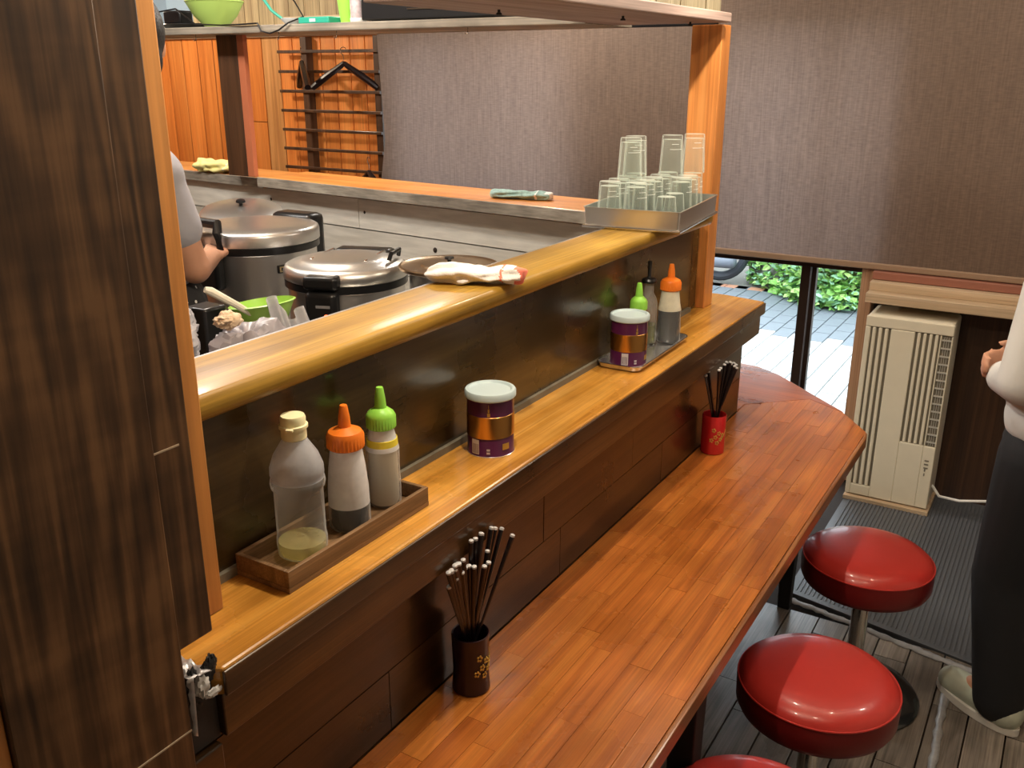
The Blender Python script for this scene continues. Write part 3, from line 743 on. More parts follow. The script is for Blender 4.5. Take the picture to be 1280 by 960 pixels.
# front divided into solid strips and slots: real gaps between cream bars
def bar(u0, u1, za, zb, x0=ax0, m=M_cream, nm='front_panel', bv=.003): return build(MB().box(x0, ax0+.013, fy(u1), fy(u0), za, zb), nm, m, ac, bevel=bv, smooth=None)
bar(0, 1, z1-.045, z1-.002); bar(0, .06, z0+.004, z1-.046)
for k in range(3): bar(.085+k*.072, .125+k*.072, z0+.05, z1-.047, nm='louvre_bar')
bar(.06, .30, z0+.004, z0+.049)
bar(.30, .575, z0+.004, z1-.046)
for k in range(4): bar(.605+k*.066, .640+k*.066, .300, z1-.047, nm='louvre_bar')
bar(.575, .86, z0+.004, .299); bar(.86, .875, .300, z1-.047)
for k in range(14):
    z = .315+k*.033; build(MB().box(ax0+.003, ax0+.008, fy(.985), fy(.88), z, z+.006), 'grille_wire', M_grille, ac, smooth=None)
for u in (.905, .93, .955): build(MB().box(ax0+.001, ax0+.004, fy(u+.004), fy(u), .305, z1-.05), 'grille_wire', M_grille, ac, smooth=None)
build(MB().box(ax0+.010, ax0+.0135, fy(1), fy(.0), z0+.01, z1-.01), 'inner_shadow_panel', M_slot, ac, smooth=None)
bar(.86, 1, z0+.004, .299); bar(.985, 1, .300, z1-.047)
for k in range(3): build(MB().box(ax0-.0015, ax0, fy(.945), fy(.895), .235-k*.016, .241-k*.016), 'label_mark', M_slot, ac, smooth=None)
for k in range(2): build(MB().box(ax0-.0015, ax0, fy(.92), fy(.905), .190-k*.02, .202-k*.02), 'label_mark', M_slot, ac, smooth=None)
build(MB().box(ax0-.02, 4.06, y0-.01, y1+.002, .0025, .021), 'bottom_board', W_frame, ac, bevel=.002, smooth=None)
af = thing('window_surround', (3.95, .5, .83), 'pale wooden boards boxed above the air conditioner', 'trim')
build(MB().box(3.87, 4.06, -.3, .683, .855, .895), 'board', W_frame, af, bevel=.003, smooth=None)
build(MB().box(3.93, 4.06, -.3, .683, .895, .930), 'board', W_frame, af, bevel=.003, smooth=None)
build(MB().box(3.97, 4.06, -.3, .683, .932, .965), 'board', plain('red brown board', (.30,.12,.08), .5), af, bevel=.003, smooth=None)
ww = MB().tube([(3.93, .335, .10), (3.90, .30, .07), (3.86, .22, .085), (3.88, .12, .10), (3.95, .02, .08), (4.0, -.05, .012)], .006, 8)
tag(build(ww, 'power_cord', M_white), 'white power cord curling from the air conditioner side', 'cord')

# ================================================================== TABLEWARE
def cup(loc, m, label, flare):
    t = thing('chopstick_cup', loc, label, 'cup', 'chopstick cups')
    if flare: prof = [(0,.004),(.027,.004),(.028,.0),(.0335,.002),(.0325,.015),(.031,.04),(.0315,.065),(.033,.110),(.0320,.1115),(.0305,.110),(.028,.06),(.027,.012),(0,.012)]
    else: prof = [(0,.003),(.030,.003),(.031,.0),(.0335,.003),(.0335,.112),(.0325,.114),(.031,.112),(.030,.012),(0,.012)]
    build(MB().lathe(prof, 48), 'cup_body', m, t, local=True)
    # gold blossom motif, thin petals lying on the curved side
    rnd = random.Random(7); g = MB(); a0 = R(-108 if flare else -150)
    for (da, z) in ((0,.055),(.18,.066),(-.2,.045),(.28,.048),(.1,.038),(.4,.06),(-.1,.075)):
        for k in range(5):
            a = a0+da*1.6+.12*math.cos(2*PI*k/5); zz = z+.0045*math.sin(2*PI*k/5)
            rr = .0338 if not flare else .0327
            g.ell((rr*math.cos(a), rr*math.sin(a), zz), .0014, .0024, .0024, Matrix.Rotation(a, 3, 'Z').to_4x4(), 8, 6)
    for k in range(3):
        g.tube([((.0338 if not flare else .0329)*math.cos(a0+.3+u*.11+k*.08), (.0338 if not flare else .0329)*math.sin(a0+.3+u*.11+k*.08), .045+k*.004+.02*(u/6)**2) for u in range(7)], .0007, 5)
    build(g, 'gold_motif', M_goldflat, t, local=True)
    return t
c1 = cup((1.133, .776, .7203), M_dkcup, 'dark plum chopstick cup with gold blossoms, at the near end', True)
c2 = cup((2.372, .780, .7203), M_redcup, 'red chopstick cup with gold blossoms, at the far end', False)
def stick():
    t = thing('chopstick', (0,0,0), '', 'chopstick', '')
    build(MB().lathe([(.0016,0),(.0026,.10),(.0040,.20),(.0046,.236),(.0044,.238),(0,.238)], 8), 'shaft', M_lacq, t, local=True)
    build(MB().lathe([(.0045,.2375),(.0043,.2405),(.002,.2415),(0,.2417)], 8), 'end_cap', M_tip, t, local=True)
    return t
T1 = [(1.134,0.779,0.735,1.121,0.763,1.018),(1.134,0.781,0.735,1.134,0.763,1.016),(1.126,0.781,0.735,1.153,0.763,1.016),(1.127,0.782,0.735,1.151,0.763,1.018),(1.125,0.779,0.735,1.184,0.763,1.014),(1.116,0.780,0.735,1.184,0.763,1.014),(1.112,0.782,0.735,1.196,0.763,1.008),(1.108,0.781,0.735,1.217,0.763,0.998),(1.114,0.785,0.735,1.194,0.727,1.005),(1.156,0.781,0.735,1.063,0.763,0.991),(1.158,0.781,0.735,1.075,0.763,0.995),(1.151,0.779,0.735,1.055,0.763,0.991),(1.156,0.783,0.735,1.073,0.763,0.988),(1.155,0.777,0.735,1.063,0.763,0.989),(1.149,0.775,0.735,1.083,0.762,0.994),(1.153,0.783,0.735,1.073,0.763,0.995),(1.144,0.782,0.735,1.082,0.763,0.994),(1.141,0.775,0.735,1.094,0.761,0.996),(1.140,0.780,0.735,1.103,0.763,0.977),(1.143,0.775,0.735,1.090,0.761,0.975),(1.155,0.781,0.735,1.062,0.768,0.960),(1.157,0.778,0.735,1.077,0.764,0.969),(1.138,0.777,0.735,1.109,0.760,0.978),(1.137,0.776,0.735,1.111,0.751,0.978),(1.132,0.776,0.735,1.164,0.759,0.980),(1.136,0.787,0.735,1.127,0.741,0.974),(1.128,0.788,0.735,1.137,0.739,0.977)]
T2 = [(2.391,0.773,0.735,2.302,0.790,0.967),(2.390,0.771,0.735,2.319,0.789,0.973),(2.390,0.778,0.735,2.330,0.763,0.979),(2.374,0.779,0.735,2.343,0.763,0.981),(2.366,0.779,0.735,2.374,0.763,0.983),(2.372,0.785,0.735,2.390,0.763,0.986),(2.356,0.780,0.735,2.423,0.772,0.974),(2.368,0.787,0.735,2.402,0.756,0.984),(2.354,0.784,0.735,2.427,0.758,0.974),(2.354,0.788,0.735,2.421,0.760,0.972),(2.352,0.785,0.735,2.427,0.753,0.975),(2.355,0.790,0.735,2.433,0.753,0.968),(2.366,0.796,0.735,2.402,0.739,0.979),(2.370,0.792,0.735,2.390,0.739,0.978),(2.365,0.797,0.735,2.393,0.734,0.973)]
st0 = stick(); first = True
for T, lb, gp, cx in ((T1, 'black lacquered chopstick standing in the dark plum cup', 'chopsticks in the dark cup', (1.135,.788)), (T2, 'black lacquered chopstick standing in the red cup', 'chopsticks in the red cup', (2.372,.786))):
    for q in T:
        b = Vector(q[:3]); tpp = Vector(q[3:])
        o = st0 if first else copy_tree(st0); first = False
        d = (tpp-b); o.scale = (1, 1, d.length/.241); d.normalize()
        o.location = b; o.rotation_euler = d.to_track_quat('Z', 'Y').to_euler()
        o['label'] = lb; o['group'] = gp
        if q is T1[20]: o['label'] = 'leftmost forward leaning chopstick in the dark plum cup'
        if q is T1[8]: o['label'] = 'rightmost outward leaning chopstick in the dark plum cup'
        if q is T1[0]: o['label'] = 'tallest chopstick at the back of the dark plum cup'
        if q is T2[0]: o['label'] = 'leftmost chopstick in the red cup, against the partition'
        if q is T2[14]: o['label'] = 'rightmost outward leaning chopstick in the red cup'

ZL = 1.0832
def can(loc, rz, label):
    t = thing('condiment_tin', loc, label, 'tin', 'purple tins with pale lids', rz)
    r = .043; h = .113
    build(MB().lathe([(0,.002),(r-.002,.002),(r,0),(r+.0012,.002),(r,.004),(r,h),(0,h)], 56), 'tin_body', M_purple, t, local=True)
    g = MB().lathe([(r+.0002,.036),(r+.0007,.0365),(r+.0007,.0775),(r+.0002,.078)], 56); g.f = g.f[:-2]; g.m = g.m[:-2]
    build(g, 'gold_band', M_gold, t, local=True)
    build(MB().lathe([(r-.001,0),(r+.0014,.0),(r+.0014,.0022),(r,.003)], 56), 'base_rim', M_steel2, t, local=True)
    def patch(a0, a1, za, zb, m, nm):
        S = 8; vs = []; fs = []
        for i in range(S+1):
            a = a0+(a1-a0)*i/S
            vs += [((r+.0009)*math.cos(a), (r+.0009)*math.sin(a), za), ((r+.0009)*math.cos(a), (r+.0009)*math.sin(a), zb)]
        for i in range(S): fs.append((2*i, 2*i+2, 2*i+3, 2*i+1))
        return build(MB().add(vs, fs), nm, m, t, local=True)
    patch(R(163), R(184), .006, .034, M_barcode, 'barcode_label')
    for k in range(6): patch(R(165+k*3), R(166.3+k*3), .0075, .026, M_purple, 'barcode_stripe')
    patch(R(242), R(262), .014, .026, M_goldflat, 'small_print')
    for k in range(2): patch(R(203), R(211), .008+k*.006, .012+k*.006, M_barcode, 'small_print')
    for k in range(3): patch(R(205+k*1.5), R(212-k*1.5), .080+k*.008, .087+k*.008, M_goldflat, 'gold_triangle')  # small stepped gold triangle above the band
    build(MB().lathe([(0,h+.001),(r-.006,h+.001),(r-.005,h-.004),(r+.0025,h-.006),(r+.004,h-.004),(r+.004,h+.005),(r+.002,h+.008),(r-.003,h+.0085),(r-.006,h+.005),(0,h+.005)], 56), 'lid', M_lid, t, local=True)
    return t
can((1.330, .858, ZL), R(0), 'purple and gold tin with pale lid standing alone on the ledge')
can((1.945, .862, ZL+.0035), R(20), 'purple and gold tin with pale lid standing in the steel tray')

def squeeze(loc, h, r, cap, body, fill, fz, label, tapez=None, fr=.93, sc1=1.0):
    t = thing('sauce_bottle', loc, label, 'bottle', 'squeeze bottles')
    rb = r
    prof = [(0,.001),(rb-.004,.001),(rb,.006),(rb,h*.25),(rb-.001,h*.4),(rb-.004,h*.6),(rb-.008,h*.78),(rb-.010,h*.82)]
    prof = [p for p in prof if p[1] < fz-.004] + [(rb-.0004, fz), (rb-.0004, fz+.0006)] + [p for p in prof if p[1] > fz+.004]
    o = build(MB().lathe(prof, 40), 'bottle_body', [body, M_thin], t, local=True)
    for p in o.data.polygons: p.material_index = 1 if p.center.z < fz else 0
    if fill:
        fp = [(0,.003),((rb-.004)*fr,.003),((rb-.0015)*fr,.008),((rb-.0018)*fr,fz),(0,fz)]
        build(MB().lathe(fp, 36), 'contents', fill, t, local=True)
    zc = h*.80; rc = rb-.004
    capp = [(rc-.002,zc-.002),(rc,zc),(rc,zc+.018),(rc-.003,zc+.024),(.012,zc+.030),(.0095,zc+.031),(.0085,zc+.045),(.006,zc+.062),(.0052,zc+.064),(0,zc+.064)]
    build(MB().lathe(capp, 60, flute=lambda a, z: (1+.022*math.cos(a*30)) if z < zc+.019 and z > zc-.001 else 1), 'nozzle_cap', cap, t, local=True)
    if tapez: 
        rt = rb-.0026
        g = MB().lathe([(rt,tapez),(rt+.0008,tapez+.0005),(rt-.0002,tapez+.013),(rt-.0012,tapez+.0135)], 40); g.f = g.f[:-2]; g.m = g.m[:-2]
        build(g, 'tape_band', M_tapey, t, local=True)
    return t
ZTr = ZL+.0085
squeeze((.950, .868, ZTr), .165, .0315, M_orangecap, M_milky, M_sauce, .040, 'orange capped squeeze bottle with dark sauce in the wooden tray')
squeeze((1.040, .874, ZTr), .165, .0270, M_greencap, M_milky, M_paste, .095, 'green capped squeeze bottle with yellow tape in the wooden tray', .100)
# clear fluted bottle
t = thing('oil_bottle', (.850, .870, ZTr), 'clear fluted plastic bottle with a pale yellow cap in the wooden tray', 'bottle')
prof = [(0,.002),(.030,.002),(.035,.006),(.036,.02),(.0355,.03),(.0345,.034),(.0345,.104),(.0375,.108),(.0385,.114),(.0375,.120),(.036,.123),(.0375,.127),(.037,.138),(.031,.155),(.021,.171),(.0155,.180),(.0150,.186)]
build(MB().lathe(prof, 80, flute=lambda a, z: 1+(.045*abs(math.sin(a*9)) if .035 < z < .103 else 0)), 'bottle_body', [M_clear, M_fog], t, local=True, smooth=50)
for p in bpy.data.objects[-1].data.polygons if False else [q for o_ in bpy.data.objects if o_.parent == t for q in o_.data.polygons]: p.material_index = 1 if p.center.z > .118 else 0
build(MB().lathe([(0,.004),(.029,.004),(.0335,.008),(.0335,.024),(0,.026)], 40), 'contents', M_oil, t, local=True)
build(MB().lathe([(.016,.178),(.0175,.180),(.0175,.194),(.020,.195),(.020,.199),(.0175,.200),(.0175,.209),(.016,.2125),(0,.213)], 40), 'cap', M_yellowcap, t, local=True)
build(MB().box(-.005,.005,-.024,-.015,.195,.199, Matrix.Rotation(R(-60), 4, 'Z')), 'cap_tab', M_yellowcap, t, local=True, bevel=.001)
# wooden tray
wt = thing('wooden_tray', (.925, .868, ZL), 'grey brown wooden box tray holding three bottles on the ledge', 'tray', rz=R(0))
hx, hy = .157, .050
build(MB().box(-hx, hx, -hy, hy, .0005, .008), 'tray_floor', W_tray, wt, local=True, smooth=None)
for a in ((-hx,hx,-hy,-hy+.007,.0082,.033),(-hx,hx,hy-.007,hy,.0082,.033),(-hx,-hx+.007,-hy+.0072,hy-.0072,.0082,.033),(hx-.007,hx,-hy+.0072,hy-.0072,.0082,.033)):
    build(MB().box(*a), 'tray_side', W_tray, wt, local=True, bevel=.001, smooth=None)
# steel tray
st = thing('steel_tray', (2.045, .864, ZL), 'shallow rectangular steel tray holding a tin and three bottles', 'tray', rz=R(1))
def rr(hx, hy, r, z, n=5):
    out = []
    for cx, cy, a0 in ((hx-r,hy-r,0),(-hx+r,hy-r,90),(-hx+r,-hy+r,180),(hx-r,-hy+r,270)):
        for k in range(n+1): a = R(a0+90*k/n); out.append((cx+r*math.cos(a), cy+r*math.sin(a), z))
    return out
def pan(hx, hy, h, flange, th, r=.018):
    rings = [rr(hx-.006,hy-.006,r*.8,0), rr(hx-.002,hy-.002,r,.004), rr(hx,hy,r,h), rr(hx+flange,hy+flange,r+flange,h), rr(hx+flange,hy+flange,r+flange,h-.002), rr(hx+.0012,hy+.0012,r,h-.002), rr(hx-.001,hy-.001,r,.002),rr(hx-.006,hy-.006,r*.8,-.0012)]
    n = len(rings[0]); vs = sum(rings, []); fs = [tuple(range(n))]
    for k in range(len(rings)-1):
        for i in range(n): j = (i+1)%n; fs.append((k*n+i, (k+1)*n+i, (k+1)*n+j, k*n+j))
    fs.append(tuple(reversed(range((len(rings)-1)*n, len(rings)*n))))
    mb = MB().add(vs, fs); 
    for v in mb.v: v.z += .0015
    return mb
build(pan(.162, .052, .013, .005, .001), 'tray_shell', M_steel2, st, local=True, smooth=40)
build(MB().tube([(p[0], p[1], .0145) for p in rr(.167, .057, .023, 0)], .0016, 6, closed=True), 'rolled_rim', M_chrome, st, local=True)
squeeze((2.045, .884, ZL+.0035), .135, .0250, M_greencap, M_milky2, M_paste, .080, 'green capped squeeze bottle behind the tin in the steel tray')
squeeze((2.163, .850, ZL+.0035), .172, .0300, M_orangecap, M_milky2, M_sauce, .085, 'orange capped squeeze bottle half full of dark sauce in the steel tray', fr=.985)
t = thing('pourer_bottle', (2.112, .897-.012, ZL+.0035), 'slim clear bottle with a black pourer in the steel tray', 'bottle')
t.location = (2.122, .892, ZL+.0035)
build(MB().lathe([(0,.002),(.022,.002),(.0235,.005),(.0235,.105),(.020,.118),(.0125,.132),(.0115,.160)], 36), 'bottle_body', M_clear, t, local=True)
build(MB().lathe([(0,.004),(.0215,.004),(.022,.05),(0,.05)], 32), 'contents', M_olive, t, local=True)
build(MB().lathe([(.0,.156),(.0185,.158),(.0195,.163),(.017,.168),(.006,.171),(.0045,.175),(.0050,.205),(.0055,.207),(.0045,.212),(0,.213)], 28), 'pourer', M_black, t, local=True)

# ------------------------------------------------ steel bin of tumblers on the counter corner
gt = thing('glass_tray', (2.275, .955, 1.3755), 'deep steel tray full of upside down tumblers on the counter corner', 'tray', rz=R(6))
build(pan(.185, .122, .050, .004, .001, .006), 'tray_shell', M_steel, gt, local=True, smooth=40)
build(MB().tube([(-.187,-.124,.0035),(.187,-.124,.0035),(.187,.124,.0035),(-.187,.124,.0035)], .0035, 8, closed=True), 'base_rim', M_chrome, gt, local=True)
build(pan(.170, .108, .006, .002, .001, .006), 'drainer_plate', plain('greenish drainer plate', (.42,.50,.42), .3, .3), gt, local=True, smooth=40)
def tumbler():
    t = thing('tumbler', (0,0,0), '', 'glass', 'upside down tumblers')
    # inverted: rim at the bottom, heavy base on top
    prof = [(.0305,0),(.0312,.002),(.0310,.010),(.0265,.098),(.0255,.101),(0,.1015)]
    inner = [(0,.091),(.0235,.090),(.0290,.003),(.0297,.0)]
    build(MB().lathe(inner[::-1] and (prof[::-1] + [(.0300,-.0002)] + inner[::-1])[::-1], 36), 'glass_body', M_tumbler, t, local=True, smooth=50)
    g = MB()
    for z, a0, a1 in ((.066,3.35,4.5),(.079,3.5,4.2)):
        rr_ = .0312-(z-.01)*(.0045/.088)
        g.tube([((rr_)*math.cos(a0+(a1-a0)*k/8), (rr_)*math.sin(a0+(a1-a0)*k/8), z) for k in range(9)], .0005, 5)
    build(g, 'printed_line', M_white, t, local=True)
    return t
g0 = tumbler(); first = True
zt0 = 1.3855
def tl(u, v): c6, s6 = math.cos(R(6)), math.sin(R(6)); return (2.275+u*c6-v*s6, .955+u*s6+v*c6)
low = [tl(-.140,.072),tl(-.072,.072),tl(-.004,.072),tl(.066,.072),tl(-.140,.004),tl(-.072,.004),tl(-.004,.004),tl(.066,.004),tl(.018,-.066),tl(.080,-.066),tl(.134,.004),tl(.142,-.062)]
desc = ['leftmost of the lower glasses', 'second glass from the left in the rear row', 'third glass in the rear row', 'last glass in the rear row by the post', 'front left glass beside the small one', 'second glass of the middle row', 'third glass of the middle row', 'glass of the middle row nearest the post', 'glass at the front rim right of the small glasses', 'rightmost glass at the front rim', 'rear glass close to the end post', 'under the rightmost upper glass']
up = [(2.200,.992),(2.266,1.008),tl(.070,-.022),tl(.142,-.062)]
updesc = ['leftmost', 'second from left', 'third from left', 'rightmost']
for i, (x, y) in enumerate(low):
    o = g0 if first else copy_tree(g0); first = False
    o.location = (x, y, zt0); o.rotation_euler.z = R(i*5); o['label'] = 'lower tumbler in the steel tray, '+desc[i]
for i, (x, y) in enumerate(up):
    o = copy_tree(g0); o.location = (x, y, zt0+.1019); o['label'] = 'clear tumbler on top of the stack, '+updesc[i]+' of four'
x, y = tl(-.118,-.068)
s1 = thing('small_tumbler', (x, y, zt0), 'short clear glass at the front corner of the steel tray', 'glass', 'short glasses')
build(MB().lathe([(.0285,0),(.0285,.006),(.0225,.066),(.0215,.068),(0,.068)][::1], 32, flute=None), 'glass_body', M_tumbler, s1, local=True)
s2 = copy_tree(s1); s2.location = (2.276, .900, zt0) ; s2['label'] = 'short clear glass just right of the front corner glass'
x, y = tl(-.045,-.068); s2.location = (x, y, zt0)

# ================================================================== TOWELS
def towel(name, loc, rz, lx, ly, lz, mats, label, seed, cat='towel'):
    def dz(u, v):
        n = noise.noise(Vector((u*2.2+seed, v*5, seed)))
        return n
    mb = MB()
    S, T = 60, 40; vs = []; fs = []
    for i in range(S+1):
        u = -1+2*i/S
        for k in range(T):
            a = 2*PI*k/T
            wv = .85+.25*noise.noise(Vector((u*1.7, seed, 0)))
            endf = (1-abs(u)**14)*.6+.4
            rr_ = 1+.13*math.sin(a*5+u*3+seed)+.32*noise.noise(Vector((u*4, math.cos(a)*1.5, math.sin(a)*1.5+seed)))
            y = ly*wv*endf*rr_*math.cos(a)
            z = lz*(1+max(0, math.sin(a))*.0)*endf**.5*rr_*math.sin(a)*(.8+.35*noise.noise(Vector((u*2.5, 5+seed, 0))))
            z = max(z, -lz*.78)+lz*.78
            x = lx*u+.25*ly*noise.noise(Vector((a*.8, u*2, seed+3)))
            vs.append((x, y, z+.0008))
    for i in range(S):
        for k in range(T):
            j = (k+1)%T; fs.append((i*T+k, i*T+j, (i+1)*T+j, (i+1)*T+k))
    fs.append(tuple(reversed(range(T)))); fs.append(tuple(range(S*T, S*T+T)))
    mb.add(vs, fs)
    t = thing(name, loc, label, cat, rz=rz)
    o = build(mb, 'cloth', mats, t, local=True, smooth=180)
    if len(mats) > 1:
        for p in o.data.polygons:
            cx = p.center.x/lx; cz = p.center.z
            if (cx > .80 and abs(p.center.y) < ly*.5) or (.52 < cx < .57): p.material_index = 1
    return t
towel('towel', (1.405, .935, 1.3755), R(-67), .092, .036, .019, [M_towel, M_towelr], 'rolled white towel with a red stripe on the golden upper counter', 1.3)
towel('towel', (2.455, 1.465, 1.3755), R(-80), .100, .034, .015, [M_towelg, M_towel], 'folded green and white checked towel on the back counter', 4.1)
o = towel('towel', (2.565, 2.90, 1.3685), R(-85), .115, .052, .028, [M_towely, M_towel], 'crumpled yellow and white towel at the left end of the back counter', 7.7)

# ================================================================== KITCHEN
kf = struct(MB().box(.70, 2.30, 1.56, 5.0, -.010, .16), 'kitchen_floor', plain('grey kitchen floor', (.16,.16,.16), .6), smooth=None)
wk = thing('kitchen_worktop', (1.5, 1.28, 0), 'grey steel kitchen worktop behind the upper counter', 'worktop')
build(MB().box(.72, 2.30, 1.012, 1.50, .90, .93), 'top', M_steel, wk, bevel=.003, smooth=None)
build(MB().box(.74, 2.28, 1.03, 1.46, 0, .90), 'cabinet_body', plain('grey cabinet', (.25,.25,.25), .5), wk, bevel=.003, smooth=None)
ws = thing('cooker_stand', (2.05, 1.95, 0), 'steel stand carrying the two rice cookers', 'stand')
build(MB().box(1.74, 2.30, 1.505, 2.36, .90, .93), 'top', M_steel, ws, bevel=.003, smooth=None)
for (x, y) in ((1.78,1.62),(2.26,1.62),(1.78,2.3),(2.26,2.3)): build(MB().box(x-.02, x+.02, y-.02, y+.02, .1605, .90), 'leg', M_steel, ws, smooth=None)
def cooker(loc, r, h, rz, label, style):
    t = thing('rice_cooker', loc, label, 'rice cooker', 'rice cookers', rz)
    hb = h-.075
    build(MB().lathe([(0,.01),(r*.90,.01),(r*.93,0),(r*.97,.01),(r*.97,.04),(r*.94,.045),(r*.94,hb-.02),(r*.95,hb-.018),(0,hb-.018)], 64), 'body', M_steel, t, local=True)
    build(MB().lathe([(r*.955,hb-.018),(r*.99,hb-.016),(r*.99,hb+.003),(0,hb+.003)], 64), 'gasket_ring', M_black, t, local=True)
    lidh = h-hb
    if style == 2:
        L = [(r*.98,hb+.003),(r*1.0,hb+.006),(r*1.0,hb+.024),(r*.965,hb+.036),(r*.90,hb+.042),(r*.74,hb+.045),(r*.72,hb+.050),(r*.5,hb+.055),(0,hb+.058)]
    else:
        L = [(r*.98,hb+.003),(r*1.0,hb+.006),(r*1.0,hb+.034),(r*.985,hb+.042),(r*.93,hb+.048),(r*.7,hb+.053),(r*.35,hb+.056),(0,hb+.057)]
    build(MB().lathe(L, 64), 'lid', M_steel, t, local=True, smooth=50)
    # front latch / handle towards -X of the cooker, hinge at the back
    q = Matrix.Translation((-r*.98, 0, hb))
    if style == 2:
        build(MB().box(-.032, .012, -.042, .042, -.115, -.005, q), 'control_panel', M_black, t, local=True, bevel=.012)
        build(MB().box(-.030, .07, -.046, .046, .000, .036, q), 'latch', M_black, t, local=True, bevel=.010)
        build(MB().ell((-r*.98-.033, -.018, hb-.066), .004, .008, .006, seg=14, rings=8), 'indicator_lamp', M_led, t, local=True)
        build(MB().box(-.0335, -.032, -.028, .010, -.044, -.037, q), 'panel_lettering', plain('grey lettering', (.3,.3,.32), .5), t, local=True)
        q2 = Matrix.Translation((r*.90, 0, hb))
        build(MB().box(-.03, .03, -.085, .085, -.03, .05, q2), 'hinge_cover', M_black, t, local=True, bevel=.012)
        for s in (-1, 1): build(MB().box(-r*.35, r*.62, s*.075-.004, s*.075+.004, hb+.045, hb+.055), 'lid_rib', M_chrome, t, local=True, bevel=.002)
        build(MB().tube([(-.02,-.13,hb+.050),(-.015,-.135,hb+.068),(.055,-.135,hb+.068),(.06,-.13,hb+.050)], .006, 8), 'lid_grip', M_black, t, local=True)
    else:
        build(MB().tube([(-r-.012, -.055, hb-.005), (-r-.018, -.055, hb+.055), (-r-.010,-.050,hb+.078), (-r-.0,.050,hb+.078), (-r-.018,.055,hb+.055), (-r-.012,.055,hb-.005)], .014, 10), 'handle', M_black, t, local=True)
        build(MB().box(-r-.025, -r+.01, -.045, .045, hb-.115, hb-.002), 'latch', M_black, t, local=True, bevel=.010)
        build(MB().box(-r-.022, -r+.02, -.06, .06, .005, .085), 'control_panel', M_black, t, local=True, bevel=.010)
        q2 = Matrix.Translation((r*.96, 0, hb))
        build(MB().box(-.035, .045, -.08, .08, -.12, .062, q2), 'hinge_cover', M_black, t, local=True, bevel=.018)
        a = R(72); q3 = Matrix.Rotation(a, 4, 'Z') @ Matrix.Translation((-r*.945, 0, hb-.06))
        build(MB().box(-.004, .004, -.034, .034, -.012, .012, q3), 'name_plate', M_black, t, local=True, bevel=.002)
        build(MB().box(-.0055, -.004, -.030, .030, -.008, .008, q3), 'name_plate_face', plain('gold plate', (.70,.55,.30), .3, .8), t, local=True)
        for k in range(6): build(MB().box(-.0063, -.0055, -.027+k*.0092, -.021+k*.0092, -.004, .004, q3), 'name_plate_lettering', M_black, t, local=True)
    return t
cooker((1.985, 2.12, .9303), .188, .405, R(2), 'large steel rice cooker the cook is opening, left of the smaller one', 1)
cooker((1.885, 1.680, .9303), .168, .362, R(20), 'smaller steel rice cooker with a glowing red lamp', 2)
ld = thing('pot_lid', (2.27, 2.42, 1.24), 'brown steel lid propped behind the large rice cooker', 'lid')
q = Matrix.Translation((2.19, 2.40, 1.295)) @ Matrix.Rotation(R(-8), 4, 'Y') @ Matrix.Rotation(R(8), 4, 'X')
build(MB().lathe([(.13,0),(.135,.003),(.13,.008),(.06,.022),(0,.026)], 48, q), 'lid_dome', M_steel, ld, smooth=50)
build(MB().lathe([(.006,.02),(.006,.034),(.016,.038),(.014,.044),(0,.046)], 24, q), 'knob', M_black, ld)
build(MB().box(2.22, 2.29, 2.38, 2.42, .16, 1.27), 'support_block', M_steel, ld, bevel=.01)
pt = thing('stock_pot', (1.94, 1.365, .9303), 'tall steel pot behind the upper counter under a round lid', 'pot')
build(MB().lathe([(0,.002),(.108,.002),(.112,.006),(.112,.324),(.116,.330),(.112,.331),(.110,.324),(.108,.01),(0,.01)], 48), 'pot_body', M_steel, pt, local=True)
rl = thing('round_lid', (1.94, 1.375, 1.262), 'round brown steel lid lying beside the rolled white towel', 'lid')
build(MB().lathe([(0,.003),(.120,.003),(.128,.000),(.132,.003),(.132,.008),(.126,.010),(.118,.006),(.075,.007),(.07,.011),(.035,.012),(0,.013)], 64), 'lid_plate', plain('aged brass steel', (.40,.29,.19), .28, 1.0, var=.1), rl, local=True)
build(MB().lathe([(.005,.012),(.005,.020),(.013,.024),(.011,.029),(0,.030)], 24), 'knob', M_black, rl, local=True)

# clutter: a tub filled with plastic bags, bowl and spatula
tb = thing('steel_tub', (1.22, 1.25, .9303), 'steel tub behind the upper counter holding plastic bags', 'tub')
build(pan(.300, .150, .245, .006, .001, .03), 'tub_shell', M_steel, tb, local=True, smooth=40)
def bag(loc, r, m, label, seed, flat=.7, name='plastic_bag'):
    def dsp(v):
        n = noise.noise(v*1.7+Vector((seed,)*3)); c = abs(noise.noise(v*4+Vector((seed*2,)*3)))
        return .84+.35*n+.26*c+.05*abs(noise.noise(v*10+Vector((seed,)*3)))
    t = thing(name, loc, label, 'bag', 'plastic bags in the steel tub')
    build(MB().ell((0,0,0), r[0], r[1], r[2], seg=48, rings=32, disp=dsp), 'film', m, t, local=True, smooth=32)
    return t
bag((1.16, 1.285, 1.235), (.085,.075,.068), blendmat('greyish bag film', (.46,.43,.47), .88, .3), 'large greyish lilac bag nearest the counter board', 1.0)
bag((1.035, 1.33, 1.30), (.045,.045,.060), M_bag2, 'white plastic bag at the left by the dotted apron', 2.5)
bag((.995, 1.25, 1.215), (.055,.05,.055), blendmat('dark bag film', (.16,.14,.15), .9, .25), 'dark plastic bag low beside the orange trim', 3.7)
bag((1.37, 1.28, 1.205), (.045,.045,.055), M_bag, 'clear crinkled bag standing up right of the bowl', 4.2)
bag((1.46, 1.26, 1.195), (.05,.045,.055), blendmat('pinkish bag film', (.62,.50,.50), .8, .3), 'small pinkish bag at the right end', 5.9)
bag((1.13, 1.30, 1.315), (.030,.022,.018), plain('beige crumpled cloth', (.72,.55,.38), .8), 'small beige crumpled wrapper on top', 6.3)
